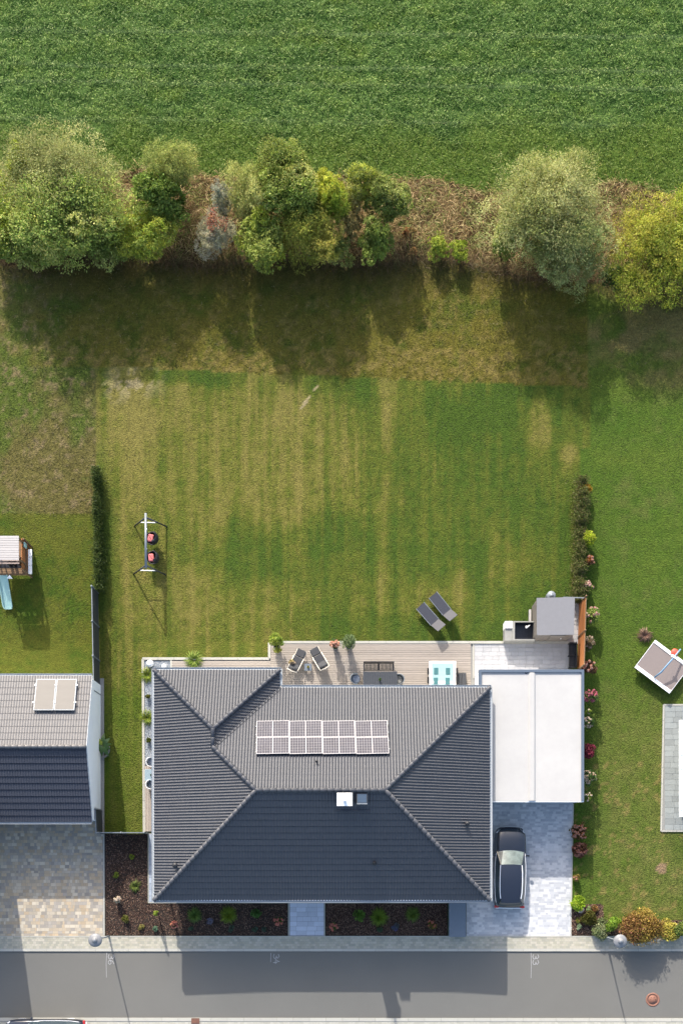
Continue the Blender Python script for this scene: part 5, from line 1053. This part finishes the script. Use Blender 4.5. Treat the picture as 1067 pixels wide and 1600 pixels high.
# ------------------------------------------------------------------ swing set
sw = thing('swing_frame', 'grey metal A frame swing stand holding two hanging seats on the lawn', 'swing frame', (0, 0, 0))
bh = 2.15; b0 = W3(228, 802, bh); b1 = W3(228.5, 888, bh)
MB().tube([b0, b1], .075, 10).obj('beam', M_greym, sw)
feet = [(210.5, 822), (261, 823), (209, 897), (259, 898)]; tops = [W3(227.5, 809, bh), W3(229.5, 809, bh), W3(227.5, 884, bh), W3(229.5, 884, bh)]
for f_, tp_ in zip(feet, tops): MB().tube([Vector((*W(*f_), 0)), tp_], .05, 8).obj('leg', M_dark, sw)
for i in (0, 2):
    p = Vector((*W(*feet[i]), 0)).lerp(tops[i], .45); q = Vector((*W(*feet[i + 1]), 0)).lerp(tops[i + 1], .45); MB().tube([p, q], .03, 8).obj('cross_bar', M_white, sw)
for i, py_ in enumerate((827, 858)):
    p = W3(228.5, py_, bh); MB().tube([p + Vector((0, .05, 0)), p - Vector((0, .05, 0))], .07, 10).obj('collar', M_bright, sw)
for i, (px_, py_) in enumerate(((238, 841), (239, 871))):
    c = W3(px_, py_, .75); t = thing('hanging_seat', ('upper', 'lower')[i] + ' of two black woven hanging seats with a coral cushion', 'swing seat', (c.x, c.y, .35), R((-8, 6)[i]), 'hanging seats on the swing frame')
    n = 18; prof = [(.12, 0), (.3, .06), (.38, .22), (.40, .42)]
    MB().lathe(prof + [(.37, .42), (.35, .22), (.27, .10), (0, .06)], n=20).obj('basket', M_black, t)
    bk = MB().lathe([(.40, .42), (.38, .7), (.30, .9), (.26, .9), (.34, .7), (.37, .42)], n=12, a0=-1.3, a1=1.3).obj('backrest', M_black, t)
    MB().bevbox((-.14, 0, .38), (.34, .46, .12), .05, Matrix.Rotation(R(8), 4, 'Y')).obj('cushion', M_pink, t)
    top = W3(228.5, (827, 858)[i], bh); tl_ = Vector((top.x - c.x, 0, bh - .35))
    for yy in (-.3, .3): MB().tube([(.1, yy, .42), (tl_.x, yy * .3 + (top.y - c.y), tl_.z)], .012, 5).obj('rope', M_black, t)

# ------------------------------------------------------------------ sun loungers on the lawn
def lounger(label, px, py, ang):
    t = thing('sun_lounger', label, 'sun lounger', (*W(px, py, .3), 0), ang, 'sun loungers on the lawn'); Wd = .62     # local +x toward the head
    for s_ in (-1, 1): MB().tube([(-.98, s_ * Wd / 2, .34), (.38, s_ * Wd / 2, .34)], .022, 6).obj('side_rail', M_greym, t)
    o = MB()
    MB().box(-.96, -Wd / 2 + .025, .335, .38, Wd / 2 - .025, .35).obj('seat_sling', M_sling, t)
    Mb = Matrix.Translation((.40, 0, .35)) @ Matrix.Rotation(R(-38), 4, 'Y')
    MB().box(0, -Wd / 2, 0, .74, Wd / 2, .02, Mb).obj('backrest', M_slingl, t)
    for k in range(7): MB().box(-.9 + k * .18, -Wd / 2 + .03, .351, -.89 + k * .18, Wd / 2 - .03, .356).obj('seam', M_dark, t)
    for x in (-.85, .3):
        for s_ in (-1, 1): MB().tube([(x, s_ * .27, .34), (x - .05, s_ * .29, 0)], .02, 6).obj('leg', M_dark, t)
    MB().tube([(.85, -.27, .72), (.7, -.27, .05), (.7, .27, .05), (.85, .27, .72)], .015, 6).obj('prop', M_dark, t)
    return t
def dirang(dx, dy): return math.atan2(-dy, dx)
lounger('lower left of two grey sun loungers on the lawn', 672.5, 965, dirang(31, 35)); lounger('upper right of two grey sun loungers on the lawn', 691.5, 949, dirang(28.5, 35))

# ------------------------------------------------------------------ deck furniture
def relax(label, px, py, ang):
    t = thing('relax_lounger', label, 'lounge chair', (*W(px, py, .4), .09), ang, 'relax loungers on the deck'); w = .56    # +x toward head
    MB().bevbox((-.52, 0, .42), (.46, w, .12), .035).obj('foot_cushion', M_cush, t); MB().bevbox((-.02, 0, .42), (.5, w, .13), .035).obj('seat_cushion', M_cush, t)
    Mb = Matrix.Translation((.22, 0, .45)) @ Matrix.Rotation(R(-52), 4, 'Y'); MB().bevbox((.34, 0, 0), (.66, w, .12), .035, Mb).obj('back_cushion', M_cush, t)
    MB().tube([Mb @ Vector((.7, -.26, .08)), Mb @ Vector((.7, .26, .08))], .09, 12).obj('head_roll', M_cush, t)
    tp_ = Mb @ Vector((.78, 0, -.03))
    for s_ in (-1, 1):
        MB().tube([(-.3, s_ * (w / 2 + .035), .38), (.2, s_ * (w / 2 + .035), .62), (.45, s_ * (w / 2 + .035), .72), (tp_.x, s_ * (w / 2 + .02), tp_.z)], .03, 8).obj('arm_frame', M_frame, t)
        MB().tube([(-.74, s_ * (w / 2 + .01), .36), (.1, s_ * (w / 2 + .01), .36)], .022, 8).obj('seat_rail', M_frame, t)
        for x in (-.6, .3): MB().tube([(x, s_ * .28, 0), (x, s_ * .28, .38)], .02, 6).obj('leg', M_frame, t)
    MB().tube([(tp_.x, -w / 2 - .02, tp_.z), (tp_.x + .05, 0, tp_.z + .02), (tp_.x, w / 2 + .02, tp_.z)], .03, 8).obj('top_frame', M_frame, t)
    return t
relax('left relax lounger with charcoal cushions, next to the cream flowers', 464.5, 1033.5, dirang(-14, 31)); relax('right relax lounger with charcoal cushions on the deck', 499, 1030.5, dirang(17, 31))
def table(name, label, px0, py0, px1, py1, h, m, th=.04, leg=.05, cat='table', z0=.09, legm=None, slats=0):
    x0, y1 = W(px0, py0, h); x1, y0 = W(px1, py1, h); t = thing(name, label, cat, ((x0 + x1) / 2, (y0 + y1) / 2, z0)); w, d = x1 - x0, y1 - y0; h = h - z0
    if slats:
        for i in range(slats): MB().box(-w / 2 + i * w / slats + .006, -d / 2, h - th, -w / 2 + (i + 1) * w / slats - .006, d / 2, h).obj('slat', m, t)
        MB().box(-w / 2 + .05, -d / 2 + .05, h - th - .03, w / 2 - .05, d / 2 - .05, h - th - .002).obj('underframe', M_black, t)
    else: MB().bevbox((0, 0, h - th / 2), (w, d, th), .012).obj('table_top', m, t)
    for sx in (-1, 1):
        for sy in (-1, 1): MB().box(sx * (w / 2 - leg) - leg / 2, sy * (d / 2 - leg) - leg / 2, 0, sx * (w / 2 - leg) + leg / 2, sy * (d / 2 - leg) + leg / 2, h - th - .03).obj('leg', legm or m, t)
    return t
def potplant(label, px, py, z, r=.07, cols=YG):
    x, y = W(px, py, z + .12); t = thing('pot_plant', label, 'pot plant', (x, y, z)); MB().lathe([(.05, 0), (.065, .1), (.05, .1)], n=12).obj('pot', M_dark, t)
    rng = np.random.default_rng(int(px)); n = 90; d = norm(rng.normal(size=(n, 3))); V, F = leaf_quads(d * r * rng.uniform(.4, 1, (n, 1)) + [0, 0, .15], d, norm(rng.normal(size=(n, 3))), .06, .03); npmesh('foliage', V, F, M_leaf, rep(pick(cols, n), 4), parent=t); return t
table('side_table', 'small slate blue side table between the two relax loungers', 475.5, 1037, 487, 1048, .45, M_slate); potplant('yellow green pot plant on the small table between the loungers', 481.5, 1042, .45, .07, [A(200, 190, 50), A(160, 160, 40)])
table('dining_table', 'long charcoal slatted garden table at the eave', 567, 1049, 620.5, 1080, .75, M_dark, slats=14, legm=M_dark, ); potplant('small green pot plant on the long charcoal table', 593.5, 1061.5, .75, .08, [A(110, 150, 60), A(80, 116, 50)])
# bench
x, y = W(591.5, 1042, .5); bn2 = thing('garden_bench', 'black slatted two seat bench behind the long charcoal table', 'bench', (x, y, .09))
for k in range(22): MB().box(-.89 + k * .082, -.20, .40, -.89 + k * .082 + .05, .2, .42).obj('slat', M_black, bn2)
for yy in (-.21, .21): MB().box(-.92, yy - .02, .38, .93, yy + .02, .43).obj('rail', M_black, bn2)
MB().box(-.92, .24, .42, .93, .27, .85).obj('backrest', M_black, bn2); MB().box(-.03, -.2, .425, .03, .2, .44).obj('divider', M_black, bn2)
for sx in (-.9, .9):
    MB().box(sx - .025, -.23, .6, sx + .025, .24, .63).obj('armrest', M_black, bn2)
    for yy in (-.2, .22): MB().box(sx - .02, yy - .02, 0, sx + .02, yy + .02, .6).obj('leg', M_black, bn2)
def round_chair(label, px, py, m=M_blade, rz=0, r=.3, fm_=M_greym):
    t = thing('round_chair', label, 'chair', (*W(px, py, .5), .09), rz)
    MB().lathe([(r * .6, .2), (r * .9, .38), (r * .95, .42), (r * .6, .44), (0, .45)], n=20).obj('seat', m, t)
    bk = MB(); n = 14; vs = []
    for k in range(n + 1):
        a = -2.0 + 4.0 * k / n; hh = .78 - .18 * abs(k / n * 2 - 1) ** 2
        for rr, z in ((r * 1.0, .38), (r * 1.12, hh), (r * 1.02, hh), (r * .9, .42)): vs.append((rr * math.cos(a), rr * math.sin(a), z))
    bk.add(vs, [(4 * k + q, 4 * k + (q + 1) % 4, 4 * k + 4 + (q + 1) % 4, 4 * k + 4 + q) for k in range(n) for q in range(4)], True); bk.obj('backrest', fm_, t)
    for a in (.8, 2.3, 3.9, 5.4): MB().tube([(r * .6 * math.cos(a), r * .6 * math.sin(a), .3), (r * .9 * math.cos(a), r * .9 * math.sin(a), 0)], .015, 6).obj('leg', M_dark, t)
    return t
round_chair('round grey blue chair at the left end of the long charcoal table', 555.5, 1061, M_blade, math.pi); round_chair('pale round chair at the right end of the long charcoal table', 623, 1062, M_stone, 0)
# glass table with place mats
gt = table('glass_table', 'white dining table with aqua glass top and four dark teal place mats', 670.5, 1033, 712, 1080, .75, M_white, .05)
MB().bevbox((0, .0, .672), (1.32, 1.56, .02), .008).obj('glass_plate', M_tglass, gt)
MB().bevbox((0, -.38, .676), (1.5, .16, .02), .008).obj('white_runner', M_white, gt)
for i, (a, b) in enumerate(((681, 1048.5), (699.5, 1048.8), (680.7, 1064), (699, 1064.3))):
    x, y = W(a, b, .77); t = MB().bevbox((0, 0, 0), (.26, .40, .016), .006).obj('place_mat', M_tmat); t.location = (x, y, .79); tag(t, ('upper left', 'upper right', 'lower left', 'lower right')[i] + ' dark teal place mat on the aqua glass table', 'place mat', 'place mats on the glass table')
for i, (a, b, l) in enumerate(((668, 1049, 'upper left'), (668, 1063, 'lower left'), (713.5, 1049, 'upper right'), (713.5, 1063, 'lower right'))):
    s_ = -1 if a < 690 else 1; x, y = W(a, b, .5); t = thing('dining_chair', 'dark chair pushed under the aqua glass table, ' + l + ' one', 'chair', (x - s_ * .12, y, .09), 0, 'chairs at the glass table')
    MB().bevbox((-s_ * .1, 0, .42), (.42, .40, .05), .02).obj('seat', M_cush, t); MB().bevbox((s_ * .13, 0, .62), (.05, .34, .36), .02).obj('backrest', M_cush, t)
    for xx in (-.25, .1):
        for yy in (-.16, .16): MB().tube([(s_ * xx, yy, 0), (s_ * xx, yy, .42)], .014, 6).obj('leg', M_dark, t)
t = thing('storage_box', 'dark woven storage box right of the aqua glass table', 'box', (*W(721, 1061, .4), .09)); MB().bevbox((0, 0, .2), (.54, .74, .38), .03).obj('body', M_cush, t)
for k in (-1, 1): MB().bevbox((k * .135, 0, .41), (.25, .70, .05), .02).obj('lid', M_cush, t)
for k in range(2):
    t = thing('boot', ('upper', 'lower')[k] + ' of two small brown boots by the garage rim on the white slabs', 'shoe', (*W(744.5, (1062, 1069)[k]), .05)); MB().bevbox((0, 0, .05), (.12, .26, .1), .03).obj('foot', M_brown, t); MB().lathe([(.05, .08), (.055, .28), (.04, .28)], (0, .06, 0), 10).obj('shaft', M_brown, t)
# black bench by the orange fence
x, y = W(894, 1024, .45); b3 = thing('black_bench', 'black slatted bench standing against the orange fence', 'bench', (x, y, .05))
for k in range(16): MB().box(-.18, -.72 + k * .09, .40, .12, -.72 + k * .09 + .06, .42).obj('slat', M_black, b3)
MB().box(-.2, -.75, .36, .2, .75, .395).obj('underframe', M_black, b3); MB().box(.16, -.75, .4, .2, .75, .82).obj('backrest', M_black, b3)
for yy in (-.74, 0, .74): MB().box(-.22, yy - .02, 0, .2, yy + .02, .62).obj('side_frame', M_black, b3)
grass_tuft('grass_tuft', 'small yellow green tuft between the black bench and the garage rim', 898, 1041, .28, .4, YG, 90, 97)
# balcony set on the west strip
round_chair('pale blue chair on the west deck strip, above the small table', 237, 1191, M_blade, R(170), .27, M_bright); round_chair('dark cushioned chair on the west deck strip, below the small table', 236.5, 1226, M_slate, R(190), .27, M_bright)
table('bistro_table', 'pale blue square table on the west deck strip', 226.5, 1202, 241, 1220, .72, mat('pale_blue_top', A(170, 194, 206, .5), rough=.4), legm=M_greym); potplant('small pot plant on the pale blue table of the west deck', 236.5, 1211, .72, .06, DG)

# ------------------------------------------------------------------ playhouse and slide
ph = thing('play_tower', 'wooden play tower with whitish plank roof at the left edge', 'play tower', (0, 0, 0))
x0, y1 = W(-14, 837, 2.9); x1, y0 = W(30, 875, 2.9)
for k in range(10): MB().box(x0, y0 + k * (y1 - y0) / 10 + .008, 2.85, x1, y0 + (k + 1) * (y1 - y0) / 10 - .008, 2.9).obj('roof_plank', M_woodw, ph)
MB().box(x0 + .1, y0 + .05, 2.8, x1 - .1, y1 - .05, 2.846).obj('roof_frame', M_brown, ph)
X0 = x0; px1 = W(42, 0, 1.3)[0]; pyt = W(0, 845, 1.3)[1]; pyb = W(0, 896, 1.3)[1]
for x in (X0 + .1, x1 - .05):
    for y in (y0 + .12, y1 - .12): MB().box(x - .045, y - .045, 0, x + .045, y + .045, 2.8).obj('post', M_brown, ph)
for k in range(16): yb = pyb + k * (pyt - pyb) / 16; MB().box(X0, yb + .006, 1.2, px1, yb + (pyt - pyb) / 16 - .006, 1.25).obj('floor_plank', M_brown, ph)
# lower deck slats (dark gaps, pale slats)
for k in range(3): MB().box(X0, pyb + .42 + k * .17, 1.9, px1 - .25, pyb + .42 + k * .17 + .08, 1.95).obj('rail_slat', mat('pale_slat', A(200, 180, 170, .5), rough=.8), ph)
for x in (X0 + 1.0, px1 - .95, px1 - .3): MB().box(x - .03, pyb + .38, 1.25, x + .03, pyb + .9, 1.9).obj('rail_post', M_black, ph)
MB().box(X0, pyb + .36, 1.255, px1 - .3, pyb + .95, 1.28).obj('dark_sheet', M_granite, ph)  # dark sheet laid over the floor below the pale slats
for k in range(11):
    yb = pyb + .1 + k * (pyt - pyb - .1) / 11; MB().box(px1 - .12, yb, .1, px1 - .08, yb + .14, 2.0).obj('wall_slat', M_orange, ph)
for k in range(3): MB().box(px1 + .02, pyb + .05 + k * .5, .9, px1 + .24, pyb + .53 + k * .5, 1.0).obj('side_panel', M_white, ph)
for y in (pyb + .06, pyt - .06): MB().box(px1 - .05, y - .045, 0, px1 + .04, y + .045, 2.0).obj('post', M_brown, ph)
MB().box(X0, pyb - .03, .9, px1, pyb + .02, 1.2).obj('front_board', M_brown, ph)
MB().add([W3(11, 904, 1.3), W3(20.5, 904, 1.3), W3(15.5, 898, 1.45)], [(0, 1, 2)]).obj('white_pennant', M_white, ph)
MB().bevbox((px1 - .0, pyt - .35, 1.6), (.1, .3, .5), .03).obj('teal_panel', M_teal, ph)
sl_ = thing('slide', 'pale teal plastic slide leading down from the play tower', 'slide', (0, 0, 0)); n = 12; vs = []
for q in range(n + 1):
    s_ = q / n; h_ = .85 * (1 - s_) ** 1.1 + .2; c = W3(4 + 9.5 * s_, 894 + 58 * s_, h_); w = .30
    for dx, dz in ((-w, .12), (-w + .05, .12), (-w + .07, 0), (w - .07, 0), (w - .05, .12), (w, .12), (w, -.03), (-w, -.03)): vs.append(c + Vector((dx * (1 if q < n else .75), 0, dz)))
mb = MB(); mb.add(vs, [(8 * q + k, 8 * q + (k + 1) % 8, 8 * q + 8 + (k + 1) % 8, 8 * q + 8 + k)[::-1] for q in range(n) for k in range(8)] + [tuple(range(8)), tuple(range(8 * n + 7, 8 * n - 1, -1))]); mb.obj('chute', M_teal, sl_)

# ------------------------------------------------------------------ tilted play platform on the right lawn
def quadpx(pts, h): return [W3(a, b, h) for a, b in pts]
c0, c1, c2, c3 = [W3(a, b, .55) for a, b in ((1024, 1000.5), (990.5, 1042), (1044.5, 1083), (1078, 1041))]
pf = thing('play_platform', 'square grey topped platform with white edge boards on the right lawn', 'play platform', ((c0 + c2) / 2 - Vector((0, 0, .55)))); ctr = (c0 + c2) / 2; e1 = (c3 - c0); e2 = (c1 - c0); L1, L2 = e1.length, e2.length; ang = math.atan2(e1.y, e1.x); pf.rotation_euler.z = ang
MB().box(-L1 / 2, -L2 / 2, .40, L1 / 2, L2 / 2, .52).obj('mat', M_plat, pf)
MB().box(-L1 / 2, L2 / 2 - .18, .522, L1 / 2, L2 / 2 + .01, .56).obj('edge_board', M_white, pf); MB().box(-L1 / 2, -L2 / 2 - .01, .522, L1 / 2, -L2 / 2 + .2, .56).obj('edge_board', M_white, pf)
for s_ in (-1, 1): MB().box(s_ * L1 / 2 - .012, -L2 / 2, .36, s_ * L1 / 2 + .012, L2 / 2, .53).obj('side_trim', M_bright, pf)
for sx in (-1, 1):
    for sy in (-1, 1): MB().tube([(sx * (L1 / 2 - .15), sy * (L2 / 2 - .15), 0), (sx * (L1 / 2 - .15), sy * (L2 / 2 - .15), .4)], .04, 8).obj('leg', M_greym, pf)
pole = thing('bent_pole', 'bent pale blue pole lying across the grey topped platform', 'pole', (0, 0, 0))
MB().tube([W3(1021.5, 1058.5, .62), W3(1032, 1050.5, 1.0), W3(1050.5, 1029, 1.25), W3(1062.5, 1014.5, 1.0)], .05, 10).obj('tube', M_blue, pole)
MB().bevbox((0, 0, 0), (.3, .16, .12), .03, Matrix.Translation(W3(1051.5, 1026, 1.28)) @ Matrix.Rotation(-.6, 4, 'Z')).obj('clamp', M_white, pole)
rt = thing('red_disc', 'small red disc shaped seat behind the bent blue pole', 'toy', W3(1053.5, 1019.5, .6)); MB().lathe([(.0, .04), (.2, .04), (.24, .0), (.0, 0)], n=18).obj('disc', M_redp, rt); MB().tube([(0, 0, -.6), (0, 0, 0)], .03, 8).obj('stand', M_dark, rt)
for nm in ('white_pennant',): pass
